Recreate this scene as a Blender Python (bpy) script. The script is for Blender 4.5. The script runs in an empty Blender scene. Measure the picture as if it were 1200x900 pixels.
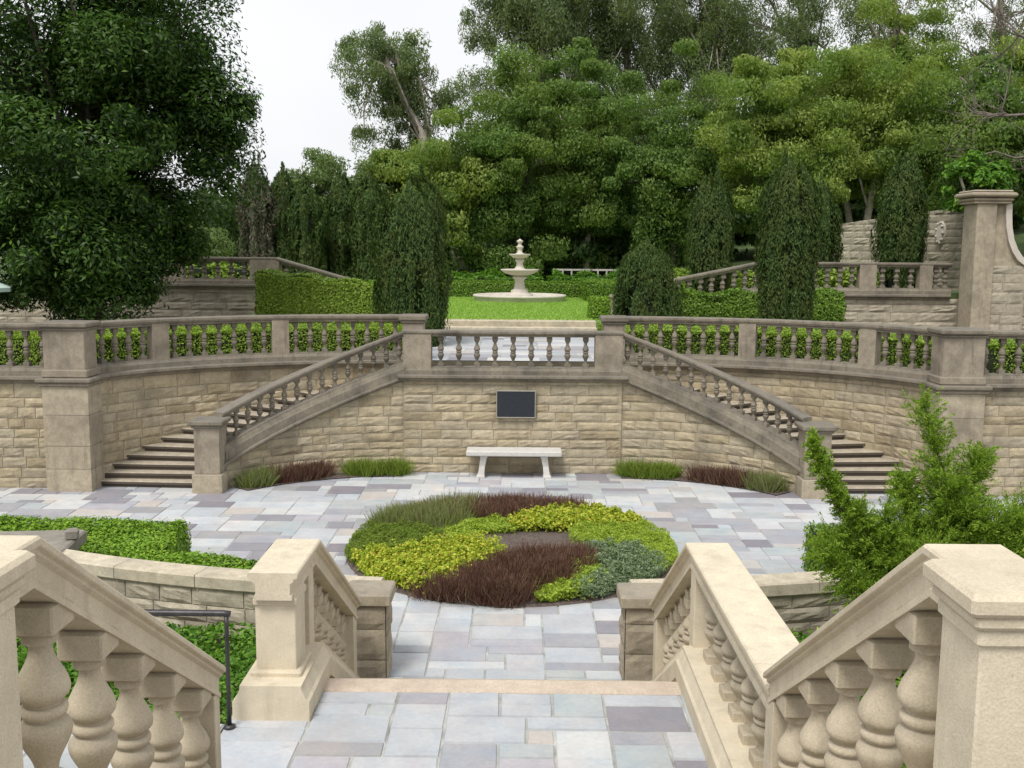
import bpy, math, random
import numpy as np
from mathutils import Vector, Matrix

# ------------------------------------------------------------------ scene, camera, light
scene = bpy.context.scene
COL = scene.collection
R = math.radians
PI = math.pi

def setup_camera():
    cd = bpy.data.cameras.new('camera')
    cd.sensor_width = 36.0
    cd.lens = 36.0
    cd.clip_start = 0.05
    cd.clip_end = 3000
    co = bpy.data.objects.new('camera', cd)
    COL.objects.link(co)
    P, YAW, ROLL = math.atan(157/1200), math.atan(8/1200), R(.42)
    fw = Vector((-math.sin(YAW)*math.cos(P), math.cos(YAW)*math.cos(P), -math.sin(P)))
    rt = Vector((math.cos(YAW), math.sin(YAW), 0))
    up = rt.cross(fw)
    c, s = math.cos(ROLL), math.sin(ROLL)
    rt2 = rt*c + up*s
    up2 = up*c - rt*s
    m = Matrix((rt2, up2, -fw)).transposed()
    co.matrix_world = Matrix.Translation((.10, 0, 3.8)) @ m.to_4x4()
    scene.camera = co
setup_camera()

SUN_EL, SUN_AZ = R(58), R(205)      # high, behind the camera and a little to the left (azimuth clockwise from +Y)
w = bpy.data.worlds.new('World')
scene.world = w
w.use_nodes = True
nt = w.node_tree
nt.nodes.clear()
sky = nt.nodes.new('ShaderNodeTexSky')
sky.sky_type = 'NISHITA'
sky.sun_disc = False
sky.sun_elevation = SUN_EL
sky.sun_rotation = SUN_AZ
sky.dust_density = 4.0
sky.air_density = 1.0
hs = nt.nodes.new('ShaderNodeHueSaturation')     # thin overcast: the blue is washed out
hs.inputs['Saturation'].default_value = .10
hs.inputs['Value'].default_value = 1.0
tcw = nt.nodes.new('ShaderNodeTexCoord')
clo = nt.nodes.new('ShaderNodeTexNoise')
clo.inputs['Scale'].default_value = 1.6
clo.inputs['Detail'].default_value = 4
rmp = nt.nodes.new('ShaderNodeMapRange')
rmp.inputs['From Min'].default_value = .3
rmp.inputs['From Max'].default_value = .7
rmp.inputs['To Min'].default_value = .84
rmp.inputs['To Max'].default_value = 1.08
flat = nt.nodes.new('ShaderNodeMixRGB')          # cloud layer evens the sky out
flat.inputs[0].default_value = .75
flat.inputs[2].default_value = (9.0, 9.15, 9.4, 1)
mul = nt.nodes.new('ShaderNodeMixRGB')
mul.blend_type = 'MULTIPLY'
mul.inputs[0].default_value = 1
bg = nt.nodes.new('ShaderNodeBackground')
bg.inputs['Strength'].default_value = .110
wo = nt.nodes.new('ShaderNodeOutputWorld')
L = nt.links.new
L(sky.outputs[0], hs.inputs['Color'])
L(hs.outputs[0], flat.inputs[1])
L(tcw.outputs['Generated'], clo.inputs['Vector'])
L(clo.outputs['Fac'], rmp.inputs['Value'])
L(flat.outputs[0], mul.inputs[1])
L(rmp.outputs[0], mul.inputs[2])
L(mul.outputs[0], bg.inputs['Color'])
L(bg.outputs[0], wo.inputs['Surface'])

sd = bpy.data.lights.new('sun', 'SUN')
sd.energy = 2.3
sd.angle = R(18)
sd.color = (1, .965, .91)
so = bpy.data.objects.new('sun', sd)
COL.objects.link(so)
sdir = Vector((math.sin(SUN_AZ)*math.cos(SUN_EL), math.cos(SUN_AZ)*math.cos(SUN_EL), math.sin(SUN_EL)))
so.rotation_euler = sdir.to_track_quat('Z', 'Y').to_euler()
scene.view_settings.view_transform = 'Standard'
scene.view_settings.look = 'None'
scene.view_settings.exposure = 0.22
scene.view_settings.gamma = 1.0
scene.cycles.max_bounces = 6
scene.cycles.transparent_max_bounces = 4

# ------------------------------------------------------------------ object bookkeeping
WLOC = {}

def tag(o, label=None, cat=None, group=None, kind=None):
    if label: o['label'] = label
    if cat: o['category'] = cat
    if group: o['group'] = group
    if kind: o['kind'] = kind
    return o

def thing(name, label, cat, loc, group=None):
    o = bpy.data.objects.new(name, None)
    COL.objects.link(o)
    o.location = loc
    o.empty_display_size = .2
    WLOC[o] = Vector(loc)
    return tag(o, label, cat, group)

def link(name, me, parent=None, loc=None, rz=0, sc=None):
    """loc is a world position; mesh data relative to it"""
    o = bpy.data.objects.new(name, me)
    COL.objects.link(o)
    wl = Vector(loc) if loc is not None else Vector((0, 0, 0))
    WLOC[o] = wl
    if parent is not None:
        o.parent = parent
        o.location = wl - WLOC[parent]
    else:
        o.location = wl
    o.rotation_euler = (0, 0, rz)
    if sc: o.scale = sc
    return o

class MB:
    """mesh collector in world coordinates"""
    def __init__(s):
        s.v, s.f, s.m, s.sm = [], [], [], []
    def add(s, verts, faces, mi=0, smooth=False):
        n = len(s.v)
        s.v.extend(tuple(p) for p in verts)
        for f in faces:
            s.f.append(tuple(i+n for i in f)); s.m.append(mi); s.sm.append(smooth)
    def box(s, c, size, rz=0, mi=0, ch=0.0):
        x, y, z = size[0]/2, size[1]/2, size[2]/2
        ca, sa = math.cos(rz), math.sin(rz)
        def T(a, b, d): return (c[0]+a*ca-b*sa, c[1]+a*sa+b*ca, c[2]+d)
        if ch <= 0:
            vs = [T(a, b, d) for d in (-z, z) for (a, b) in ((-x, -y), (x, -y), (x, y), (-x, y))]
            s.add(vs, [(3, 2, 1, 0), (4, 5, 6, 7), (0, 1, 5, 4), (1, 2, 6, 5), (2, 3, 7, 6), (3, 0, 4, 7)], mi)
        else:
            rings = []
            k = ch
            for (ex, zz) in ((k, -z), (0, -z+k), (0, z-k), (k, z)):
                # octagonal ring: chamfered vertical corners too
                a, b = x-ex, y-ex
                q = k*.8
                rings.append([T(*p, zz) for p in ((-a+q, -b), (a-q, -b), (a, -b+q), (a, b-q), (a-q, b), (-a+q, b), (-a, b-q), (-a, -b+q))])
            vs = [p for r in rings for p in r]
            fs = []
            for i in range(3):
                for j in range(8):
                    fs.append((i*8+j, i*8+(j+1) % 8, (i+1)*8+(j+1) % 8, (i+1)*8+j))
            fs.append(tuple(range(7, -1, -1))); fs.append(tuple(range(24, 32)))
            s.add(vs, fs, mi)
    def sweep(s, prof, path, mi=0, caps=True, smooth=False, closed=True):
        """prof: (lateral, vertical) list; path: list of (x,y,z); lateral is to the RIGHT of travel"""
        n = len(path); P = [Vector(p) for p in path]
        k = len(prof); vs = []
        for i in range(n):
            a = (P[i]-P[i-1]) if i > 0 else (P[1]-P[0])
            b = (P[i+1]-P[i]) if i < n-1 else (P[n-1]-P[n-2])
            a = Vector((a.x, a.y, 0)); b = Vector((b.x, b.y, 0))
            if a.length < 1e-6: a = b.copy()
            if b.length < 1e-6: b = a.copy()
            a.normalize(); b.normalize()
            na, nb = Vector((a.y, -a.x, 0)), Vector((b.y, -b.x, 0))
            nn = na+nb; nn.normalize()
            sc = 1/max(.35, nn.dot(na))
            for (u, v) in prof:
                q = P[i]+nn*(u*sc)
                vs.append((q.x, q.y, q.z+v))
        fs = []
        rng_k = range(k) if closed else range(k-1)
        for i in range(n-1):
            for j in rng_k:
                j2 = (j+1) % k
                fs.append((i*k+j, i*k+j2, (i+1)*k+j2, (i+1)*k+j))
        if caps and closed:
            fs.append(tuple(range(k-1, -1, -1))); fs.append(tuple(range((n-1)*k, n*k)))
        s.add(vs, fs, mi, smooth)
    def lathe(s, prof, c=(0, 0, 0), seg=20, mi=0, smooth=True, cap=True):
        vs = []
        for (r, z) in prof:
            for j in range(seg):
                a = 2*PI*j/seg
                vs.append((c[0]+r*math.cos(a), c[1]+r*math.sin(a), c[2]+z))
        fs = []
        for i in range(len(prof)-1):
            for j in range(seg):
                fs.append((i*seg+j, i*seg+(j+1) % seg, (i+1)*seg+(j+1) % seg, (i+1)*seg+j))
        s.add(vs, fs, mi, smooth)
        if cap:
            s.add(vs[:seg], [tuple(range(seg-1, -1, -1))], mi)
            s.add(vs[-seg:], [tuple(range(seg))], mi)
    def tube(s, pts, rads, seg=8, mi=0):
        P = [Vector(p) for p in pts]; vs = []
        prev = None
        for i, p in enumerate(P):
            d = (P[min(i+1, len(P)-1)]-P[max(i-1, 0)]).normalized()
            ref = prev if prev is not None else (Vector((1, 0, 0)) if abs(d.x) < .8 else Vector((0, 1, 0)))
            a = (ref-d*ref.dot(d)).normalized(); b = d.cross(a); prev = a
            for j in range(seg):
                t = 2*PI*j/seg
                q = p+(a*math.cos(t)+b*math.sin(t))*rads[i]
                vs.append(tuple(q))
        fs = []
        for i in range(len(P)-1):
            for j in range(seg):
                fs.append((i*seg+j, i*seg+(j+1) % seg, (i+1)*seg+(j+1) % seg, (i+1)*seg+j))
        fs.append(tuple(range(seg-1, -1, -1))); fs.append(tuple(range((len(P)-1)*seg, len(P)*seg)))
        s.add(vs, fs, mi, True)
    def mesh(s, name, mats, off=(0, 0, 0)):
        me = bpy.data.meshes.new(name)
        o = Vector(off)
        me.from_pydata([(p[0]-o.x, p[1]-o.y, p[2]-o.z) for p in s.v], [], s.f)
        for m in (mats if isinstance(mats, (list, tuple)) else [mats]): me.materials.append(m)
        me.polygons.foreach_set('material_index', s.m)
        me.polygons.foreach_set('use_smooth', s.sm)
        me.update()
        return me
    def build(s, name, mats, parent=None, loc=None):
        l = Vector(loc) if loc is not None else (WLOC[parent] if parent is not None else Vector((0, 0, 0)))
        return link(name, s.mesh(name, mats, l), parent, l)

# ------------------------------------------------------------------ materials
def new_mat(name):
    m = bpy.data.materials.new(name); m.use_nodes = True
    n = m.node_tree.nodes
    return m, n, m.node_tree.links.new, n['Principled BSDF']

def ramp(n, stops, interp='LINEAR'):
    r = n.new('ShaderNodeValToRGB'); cr = r.color_ramp; cr.interpolation = interp
    while len(cr.elements) < len(stops): cr.elements.new(.5)
    for e, (p, c) in zip(cr.elements, stops):
        e.position = p; e.color = (*c, 1)
    return r

def mix(n, l, mode, fac, a, b):
    x = n.new('ShaderNodeMixRGB'); x.blend_type = mode
    for i, v in ((0, fac), (1, a), (2, b)):
        if hasattr(v, 'is_linked') or hasattr(v, 'links'): l(v, x.inputs[i])
        elif isinstance(v, (int, float)): x.inputs[i].default_value = v
        else: x.inputs[i].default_value = (*v, 1)
    return x.outputs[0]

def noise(n, l, vec, scale, detail=6, rough=.6):
    t = n.new('ShaderNodeTexNoise')
    t.inputs['Scale'].default_value = scale; t.inputs['Detail'].default_value = detail
    t.inputs['Roughness'].default_value = rough
    l(vec, t.inputs['Vector'])
    return t.outputs['Fac']

def position(n):
    return n.new('ShaderNodeNewGeometry')

def maprange(n, l, v, a, b, c=0., d=1.):
    m = n.new('ShaderNodeMapRange')
    for k, x in (('From Min', a), ('From Max', b), ('To Min', c), ('To Max', d)): m.inputs[k].default_value = x
    l(v, m.inputs['Value'])
    return m.outputs[0]

def scaled(n, l, vec, s):
    m = n.new('ShaderNodeMapping'); m.inputs['Scale'].default_value = s
    l(vec, m.inputs['Vector'])
    return m.outputs[0]

def stone_mat(name, stops, stain=(.10, .09, .07), stain_amt=.5, streak_amt=.4, bump=.25, grain=60, top_lichen=0.0, rough=.9, con=1.0, fronts=None):
    """island-varied sandstone with blotches, vertical rain streaks and fine grain"""
    m, n, l, b = new_mat(name)
    g = position(n); pos = g.outputs['Position']
    col = ramp(n, stops); l(g.outputs['Random Per Island'], col.inputs[0])
    big = noise(n, l, pos, 1.7, 5); mid = noise(n, l, pos, 9, 6, .65); fine = noise(n, l, pos, grain, 3)
    c = mix(n, l, 'MULTIPLY', 1.0, col.outputs[0], ramp_out(n, l, mid, [(.25, tuple(1-con*k for k in (.28, .30, .34))), (.75, tuple(1+con*k for k in (.2, .18, .14)))]))
    c = mix(n, l, 'MULTIPLY', .8, c, ramp_out(n, l, fine, [(.3, (.82, .81, .79)), (.7, (1.12, 1.12, 1.12))]))
    st = maprange(n, l, big, .48, .72, 0, stain_amt)
    c = mix(n, l, 'MIX', st, c, stain)
    streak = noise(n, l, scaled(n, l, pos, (7, 7, .7)), 1.0, 4, .7)
    ss = maprange(n, l, streak, .55, .78, 0, streak_amt)
    c = mix(n, l, 'MIX', ss, c, stain)
    pit = noise(n, l, pos, 38, 4, .8)                    # pits and dark specks of weathering
    c = mix(n, l, 'MIX', maprange(n, l, pit, .63, .70, 0, .5), c, stain)
    if top_lichen > 0:                                  # grey growth where rain settles: on upward faces
        sx = n.new('ShaderNodeSeparateXYZ'); l(g.outputs['Normal'], sx.inputs[0])
        up = maprange(n, l, sx.outputs['Z'], .35, .8, 0, top_lichen)
        lm = n.new('ShaderNodeMath'); lm.operation = 'MULTIPLY'; l(up, lm.inputs[0]); l(maprange(n, l, mid, .3, .6), lm.inputs[1])
        c = mix(n, l, 'MIX', lm.outputs[0], c, (.17, .16, .15))
    if fronts:                                          # upright faces, risers and nosings, mixed strongly darker; treads keep their colour
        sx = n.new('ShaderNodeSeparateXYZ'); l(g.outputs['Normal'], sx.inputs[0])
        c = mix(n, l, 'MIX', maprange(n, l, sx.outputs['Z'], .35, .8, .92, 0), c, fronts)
    l(c, b.inputs['Base Color'])
    b.inputs['Roughness'].default_value = rough
    b.inputs['Specular IOR Level'].default_value = .2
    bp = n.new('ShaderNodeBump'); bp.inputs['Strength'].default_value = bump; bp.inputs['Distance'].default_value = .02
    l(mix(n, l, 'MIX', .4, mid, fine), bp.inputs['Height']); l(bp.outputs[0], b.inputs['Normal'])
    return m

def ramp_out(n, l, v, stops):
    r = ramp(n, stops); l(v, r.inputs[0]); return r.outputs[0]

def plain_mat(name, col, rough=.6, metal=0., var=.0, scale=8, bump=0.):
    m, n, l, b = new_mat(name)
    b.inputs['Roughness'].default_value = rough; b.inputs['Metallic'].default_value = metal
    pos = position(n).outputs['Position']
    k = noise(n, l, pos, scale, 6)
    lo = tuple(c*(1-var) for c in col); hi = tuple(c*(1+var) for c in col)
    l(ramp_out(n, l, k, [(.3, lo), (.7, hi)]), b.inputs['Base Color'])
    if bump:
        bp = n.new('ShaderNodeBump'); bp.inputs['Strength'].default_value = bump; bp.inputs['Distance'].default_value = .02
        l(noise(n, l, pos, scale*5, 6), bp.inputs['Height']); l(bp.outputs[0], b.inputs['Normal'])
    return m

def leaf_mat(name, stops, trans=.3, rough=.5, patch=None, patch_scale=.5, tint=None):
    """stops: colour by leaf (random per island); patch: second colour in clumps"""
    m, n, l, b = new_mat(name)
    g = position(n)
    c = ramp_out(n, l, g.outputs['Random Per Island'], stops)
    if patch:
        pn = noise(n, l, g.outputs['Position'], patch_scale, 3)
        c = mix(n, l, 'MIX', maprange(n, l, pn, .45, .62, 0, .8), c, patch)
    l(c, b.inputs['Base Color'])
    b.inputs['Roughness'].default_value = rough
    b.inputs['Specular IOR Level'].default_value = .25
    t = n.new('ShaderNodeBsdfTranslucent')
    l(mix(n, l, 'MULTIPLY', 1.0, c, (1.25, 1.35, .6)), t.inputs['Color'])
    ms = n.new('ShaderNodeMixShader'); ms.inputs[0].default_value = trans
    out = n['Material Output']
    l(b.outputs[0], ms.inputs[1]); l(t.outputs[0], ms.inputs[2]); l(ms.outputs[0], out.inputs['Surface'])
    return m

M = {}
# rough faced walls
M['wall'] = stone_mat('rough sandstone', [(0, (.34, .285, .195)), (.25, (.44, .375, .26)), (.5, (.40, .355, .27)), (.7, (.49, .42, .295)), (.85, (.38, .33, .25)), (1, (.52, .46, .345))],
                      (.155, .13, .098), .6, .5, .5, 45, con=.85)
M['mortar'] = plain_mat('old mortar', (.34, .30, .23), .95, 0, .25, 12, .3)
M['wall_far'] = stone_mat('upper wall sandstone', [(0, (.38, .345, .28)), (.5, (.46, .42, .34)), (1, (.41, .37, .30))], (.16, .14, .11), .5, .45, .5, 45)
M['trim'] = stone_mat('weathered trim', [(0, (.205, .182, .146)), (.5, (.26, .232, .188)), (1, (.19, .172, .14))], (.065, .061, .054), .65, .75, .35, 60, .6)
M['post'] = stone_mat('pinkish post stone', [(0, (.285, .245, .198)), (.5, (.345, .302, .245)), (1, (.25, .218, .175))], (.10, .088, .072), .6, .7, .3, 60, .5)
M['pier'] = stone_mat('smooth pier blocks', [(0, (.34, .295, .225)), (.5, (.43, .38, .295)), (1, (.37, .325, .255))], (.15, .13, .105), .55, .6, .3, 60, .5)
M['coping'] = stone_mat('pale coping stone', [(0, (.50, .45, .355)), (1, (.58, .53, .43))], (.26, .235, .19), .5, .25, .3, 60)
M['coping_dark'] = stone_mat('grey coping stone', [(0, (.24, .225, .20)), (1, (.29, .27, .245))], (.16, .15, .13), .5, .25, .3, 60)
M['near'] = stone_mat('cream cut stone', [(0, (.60, .53, .41)), (1, (.66, .59, .46))], (.33, .28, .205), .38, .5, .22, 140, .0, con=.4)
M['nearbal'] = stone_mat('cream baluster stone', [(0, (.47, .41, .31)), (.5, (.56, .49, .375)), (1, (.51, .45, .345))], (.23, .20, .15), .45, .55, .25, 140, .3, con=.5)
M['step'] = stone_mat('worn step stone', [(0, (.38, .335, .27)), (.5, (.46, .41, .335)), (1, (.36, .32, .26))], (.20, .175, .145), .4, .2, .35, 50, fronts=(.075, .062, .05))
M['nosing'] = stone_mat('pinkish edge stone', [(0, (.52, .44, .365)), (.5, (.56, .48, .40)), (1, (.53, .43, .36))], (.36, .29, .24), .35, .1, .2, 70, con=.6)
M['white_stone'] = stone_mat('pale cast stone', [(0, (.56, .52, .46)), (1, (.62, .58, .52))], (.40, .35, .28), .45, .45, .15, 70, con=.5)
M['bench'] = stone_mat('white marble', [(0, (.54, .53, .51)), (1, (.60, .59, .57))], (.45, .42, .37), .35, .35, .1, 60, con=.4)

def slab_mat(name, stops, rough=.75):
    m, n, l, b = new_mat(name)
    g = position(n); pos = g.outputs['Position']
    rp = ramp(n, stops, 'CONSTANT'); l(g.outputs['Random Per Island'], rp.inputs[0])
    c = rp.outputs[0]
    a = noise(n, l, pos, 3.2, 6, .7); f = noise(n, l, pos, 30, 5, .7)
    c = mix(n, l, 'MULTIPLY', 1, c, ramp_out(n, l, a, [(.3, (.84, .85, .88)), (.7, (1.1, 1.09, 1.06))]))
    c = mix(n, l, 'MULTIPLY', .9, c, ramp_out(n, l, f, [(.3, (.9, .9, .9)), (.7, (1.06, 1.06, 1.06))]))
    big = noise(n, l, pos, .7, 4)
    c = mix(n, l, 'MIX', maprange(n, l, big, .5, .75, 0, .4), c, (.30, .295, .295))
    hue = noise(n, l, pos, 1.9, 5, .7)
    c = mix(n, l, 'MULTIPLY', 1, c, ramp_out(n, l, hue, [(.3, (.90, .98, 1.04)), (.5, (1, 1, 1)), (.7, (1.06, .99, .97))]))
    spots = noise(n, l, pos, 7, 8, .75)
    c = mix(n, l, 'MIX', maprange(n, l, spots, .60, .72, 0, .35), c, (.20, .195, .185))
    l(c, b.inputs['Base Color'])
    b.inputs['Roughness'].default_value = rough
    b.inputs['Specular IOR Level'].default_value = .35
    bp = n.new('ShaderNodeBump'); bp.inputs['Strength'].default_value = .25; bp.inputs['Distance'].default_value = .01
    l(mix(n, l, 'MIX', .5, a, f), bp.inputs['Height']); l(bp.outputs[0], b.inputs['Normal'])
    return m
M['slab'] = slab_mat('bluestone flags', [(0, (.44, .455, .475)), (.12, (.52, .53, .54)), (.24, (.405, .43, .435)), (.34, (.475, .485, .505)), (.44, (.35, .35, .375)),
                                          (.54, (.54, .545, .54)), (.65, (.41, .40, .43)), (.73, (.27, .26, .285)), (.80, (.33, .325, .33)), (.86, (.48, .445, .415)), (.91, (.53, .53, .52)), (.95, (.235, .22, .245))])
M['joint'] = plain_mat('sandy joint', (.36, .36, .33), .95, 0, .4, 5)
M['soil'] = plain_mat('bed soil', (.13, .10, .085), .95, 0, .45, 25, .9)
M['earth'] = plain_mat('garden earth', (.10, .085, .055), .95, 0, .4, 3, .6)
M['hill'] = plain_mat('grassy hill', (.075, .12, .035), .95, 0, .4, 2, .6)
M['lawn'] = plain_mat('lawn turf', (.21, .36, .08), .9, 0, .22, 4, .8)
M['iron'] = plain_mat('dark iron', (.06, .056, .058), .45, .6, .3, 30)
M['plaque'] = plain_mat('slate plaque', (.035, .04, .05), .4, .3, .2, 40)
M['plaque_rim'] = plain_mat('pale plaque rim', (.36, .345, .30), .6, .2, .15, 30)
M['bark'] = plain_mat('dark bark', (.075, .06, .045), .9, 0, .5, 9, .8)
M['palebark'] = plain_mat('pale gum bark', (.38, .33, .28), .85, 0, .4, 5, .5)
M['twig'] = plain_mat('grey twig', (.17, .14, .12), .9, 0, .35, 9, .4)
M['canvas'] = plain_mat('pale green canvas', (.55, .70, .64), .8, 0, .05, 9)
M['paintwood'] = plain_mat('pale painted rail', (.45, .42, .38), .8, 0, .2, 9)

M['f_big'] = leaf_mat('dark glossy leaves', [(0, (.014, .038, .009)), (.5, (.033, .075, .014)), (.78, (.07, .14, .024)), (1, (.16, .28, .045))], .3, .40, (.065, .135, .02), .9)
M['f_broad'] = leaf_mat('mid green leaves', [(0, (.075, .14, .037)), (.5, (.13, .215, .053)), (1, (.21, .315, .085))], .45, .6, (.20, .27, .065), .3)
M['f_yellow'] = leaf_mat('yellow green leaves', [(0, (.17, .235, .05)), (.5, (.265, .34, .078)), (1, (.39, .45, .13))], .45, .6, (.13, .225, .05), .35)
M['f_euc'] = leaf_mat('grey green gum leaves', [(0, (.10, .155, .07)), (.5, (.165, .225, .105)), (1, (.26, .31, .165))], .48, .6, (.19, .24, .10), .25)
M['f_dark'] = leaf_mat('deep shade leaves', [(0, (.04, .08, .025)), (1, (.09, .145, .05))], .4, .65)
M['f_conifer'] = leaf_mat('dark conifer sprays', [(0, (.03, .066, .016)), (.5, (.06, .11, .025)), (1, (.12, .18, .045))], .26, .7, (.085, .115, .028), 1.5)
M['f_brown'] = leaf_mat('dry brownish sprays', [(0, (.11, .09, .07)), (.5, (.17, .14, .11)), (1, (.10, .13, .06))], .2, .8, (.075, .11, .045), 1.5)
M['f_grey'] = leaf_mat('soft grey green leaves', [(0, (.10, .155, .055)), (.5, (.155, .22, .08)), (1, (.22, .29, .11))], .4, .7)
M['f_hedge'] = leaf_mat('bright box leaves', [(0, (.09, .19, .014)), (.5, (.16, .29, .02)), (1, (.25, .40, .035))], .15, .5)
M['f_hedge2'] = leaf_mat('clipped hedge leaves', [(0, (.065, .135, .016)), (.5, (.12, .22, .022)), (1, (.20, .32, .035))], .15, .5)
M['f_hedge3'] = leaf_mat('fresh hedge leaves', [(0, (.12, .20, .02)), (.5, (.21, .32, .035)), (1, (.31, .43, .06))], .15, .5)
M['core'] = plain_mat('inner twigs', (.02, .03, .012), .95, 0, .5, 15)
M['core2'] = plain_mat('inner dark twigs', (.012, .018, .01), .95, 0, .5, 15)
M['f_cover'] = leaf_mat('ground cover leaves', [(0, (.05, .14, .015)), (.5, (.10, .23, .02)), (1, (.19, .34, .045))], .3, .5)
M['f_juniper'] = leaf_mat('fresh juniper sprays', [(0, (.10, .19, .02)), (.5, (.20, .32, .032)), (1, (.36, .48, .065))], .38, .6)
M['p_lav'] = leaf_mat('grey lavender stems', [(0, (.15, .19, .05)), (.5, (.21, .26, .075)), (.8, (.28, .30, .13)), (1, (.24, .17, .18))], .25, .8)
M['p_olive'] = leaf_mat('olive fine leaves', [(0, (.11, .18, .025)), (.5, (.18, .26, .035)), (1, (.27, .33, .06))], .25, .7)
M['p_yel'] = leaf_mat('yellow flower heads', [(0, (.22, .33, .03)), (.5, (.38, .46, .04)), (.78, (.56, .55, .07)), (.97, (.66, .60, .11)), (1, (.45, .25, .05))], .25, .6)
M['p_red'] = leaf_mat('dark maroon grass', [(0, (.085, .042, .034)), (.5, (.14, .068, .054)), (.8, (.20, .105, .08)), (1, (.25, .20, .12))], .25, .7)
M['p_lime'] = leaf_mat('lime leaves', [(0, (.21, .31, .03)), (.5, (.32, .43, .045)), (1, (.45, .54, .09))], .3, .5)
M['p_grey'] = leaf_mat('silver green leaves', [(0, (.13, .19, .10)), (.5, (.20, .28, .145)), (1, (.33, .39, .25))], .2, .7)
M['p_grass'] = leaf_mat('lawn blades', [(0, (.20, .34, .06)), (.6, (.30, .46, .085)), (1, (.42, .55, .14))], .35, .6)

# ------------------------------------------------------------------ foliage
def quads_mesh(name, V, mat):
    """V: (N,4,3) array of leaf corners"""
    N = len(V)
    me = bpy.data.meshes.new(name)
    me.vertices.add(N*4); me.loops.add(N*4); me.polygons.add(N)
    me.vertices.foreach_set('co', V.reshape(-1).astype(np.float32))
    me.loops.foreach_set('vertex_index', np.arange(N*4, dtype=np.int32))
    me.polygons.foreach_set('loop_start', np.arange(0, N*4, 4, dtype=np.int32))
    me.polygons.foreach_set('loop_total', np.full(N, 4, dtype=np.int32))
    for m in (mat if isinstance(mat, (list, tuple)) else [mat]): me.materials.append(m)
    me.update()
    return me

def unit(a):
    return a/np.maximum(np.linalg.norm(a, axis=-1, keepdims=True), 1e-9)

def leaves(C, Nn, rng, L=.1, asp=.45, jit=.6, D=None, djit=.8):
    """rhombic leaves at C; Nn normal bias; D long-axis bias"""
    N = len(C)
    nrm = unit(Nn + rng.normal(0, jit, (N, 3)))
    t = rng.normal(0, 1, (N, 3))
    if D is not None: t = D + t*djit
    t = unit(t - nrm*np.sum(t*nrm, axis=1, keepdims=True))
    b = np.cross(nrm, t)
    l = (L*rng.uniform(.6, 1.25, (N, 1)))
    wd = l*asp
    V = np.empty((N, 4, 3))
    V[:, 0] = C - t*l*.5
    V[:, 1] = C + b*wd*.5 + nrm*l*.08 + t*l*.08
    V[:, 2] = C + t*l*.5
    V[:, 3] = C - b*wd*.5 + nrm*l*.08 + t*l*.08
    return V

def blades(C, rng, h=.2, w=.01, lean=.4, D=None):
    """upright tapered blades (quads with a narrow tip)"""
    N = len(C)
    d = unit(np.stack([rng.normal(0, lean, N), rng.normal(0, lean, N), np.ones(N)], 1) + (0 if D is None else D))
    a = rng.uniform(0, 2*PI, N)
    s = np.stack([np.cos(a), np.sin(a), np.zeros(N)], 1)*w*.5
    hh = (h*rng.uniform(.55, 1.15, N))[:, None]
    V = np.empty((N, 4, 3))
    V[:, 0] = C - s; V[:, 1] = C + s
    V[:, 2] = C + d*hh + s*.25; V[:, 3] = C + d*hh - s*.25
    return V

def clump_centres(rng, c, r, n, shell=2.4, lump=.22, minz=None, lo=0.0):
    c = np.array(c); r = np.array(r)
    d = unit(rng.normal(0, 1, (n, 3)))
    ph = rng.uniform(0, 6.28, 6)
    ln = 1 + lump*(np.sin(3*d[:, 0]+ph[0]) + np.sin(4*d[:, 1]+ph[1]) + np.sin(5*d[:, 2]+ph[2]))/1.6
    rad = np.maximum(lo, rng.uniform(0, 1, n)**(1/shell))*ln
    P = c + d*r*rad[:, None]
    if minz is not None: P[:, 2] = np.maximum(P[:, 2], minz + rng.uniform(0, .4, n))
    return P, d

def clump_leaves(rng, P, d, per, cr, L, asp, flat=.65, droop=0.0, up=.7):
    n = len(P)
    idx = np.repeat(np.arange(n), per)
    s = rng.uniform(.45, 1.5, n)[idx][:, None]
    g3 = rng.normal(0, 1, (len(idx), 3)); q = unit(g3)
    off = (np.clip(g3, -1.5, 1.5)*.30 + q*.42*rng.uniform(0, 1, (len(idx), 1))**.5)*cr*s*np.array([1, 1, flat])
    C = P[idx] + off
    C[:, 2] -= droop*rng.uniform(0, 1, len(idx))*cr
    Nn = q*.7 + d[idx]*.35 + np.array([0, 0, up])
    D = None
    if droop > 0:
        D = np.tile(np.array([0, 0, -1.3]), (len(idx), 1))
        Nn = q
    return leaves(C, Nn, rng, L, asp, .55, D)

def trunk_mb(rng, base, top, r0, P=None, n_limb=10, lean=(0, 0), r_top=.35, limb_r=.3, start=.35, seg=9):
    mb = MB()
    b = np.array(base); t = np.array(top)
    pts = []; rads = []
    K = 8
    for i in range(K+1):
        f = i/K
        p = b*(1-f) + t*f + np.array([math.sin(f*PI)*lean[0], math.sin(f*PI)*lean[1], 0]) + (rng.normal(0, r0*.35, 3)*[1, 1, 0] if 0 < i < K else 0)
        pts.append(p); rads.append(r0*((1-f)+r_top*f) * (1.35 if i == 0 else 1))
    mb.tube(pts, rads, seg)
    if P is not None and n_limb:
        sel = rng.choice(len(P), min(n_limb, len(P)), replace=False)
        for k in sel:
            f = rng.uniform(start, .98); i = min(K-1, int(f*K))
            s = pts[i]*(1-(f*K-i)) + pts[i+1]*(f*K-i)
            e = P[k]
            m = s*.5 + e*.5 + np.array([0, 0, .12*np.linalg.norm(e-s)]) + rng.normal(0, .06*np.linalg.norm(e-s), 3)
            m2 = m*.45+e*.55+rng.normal(0, .05*np.linalg.norm(e-s), 3)
            r = r0*limb_r*rng.uniform(.6, 1.1)
            mb.tube([s, m, m2, e], [r, r*.7, r*.45, r*.15], 6)
    return mb

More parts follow.
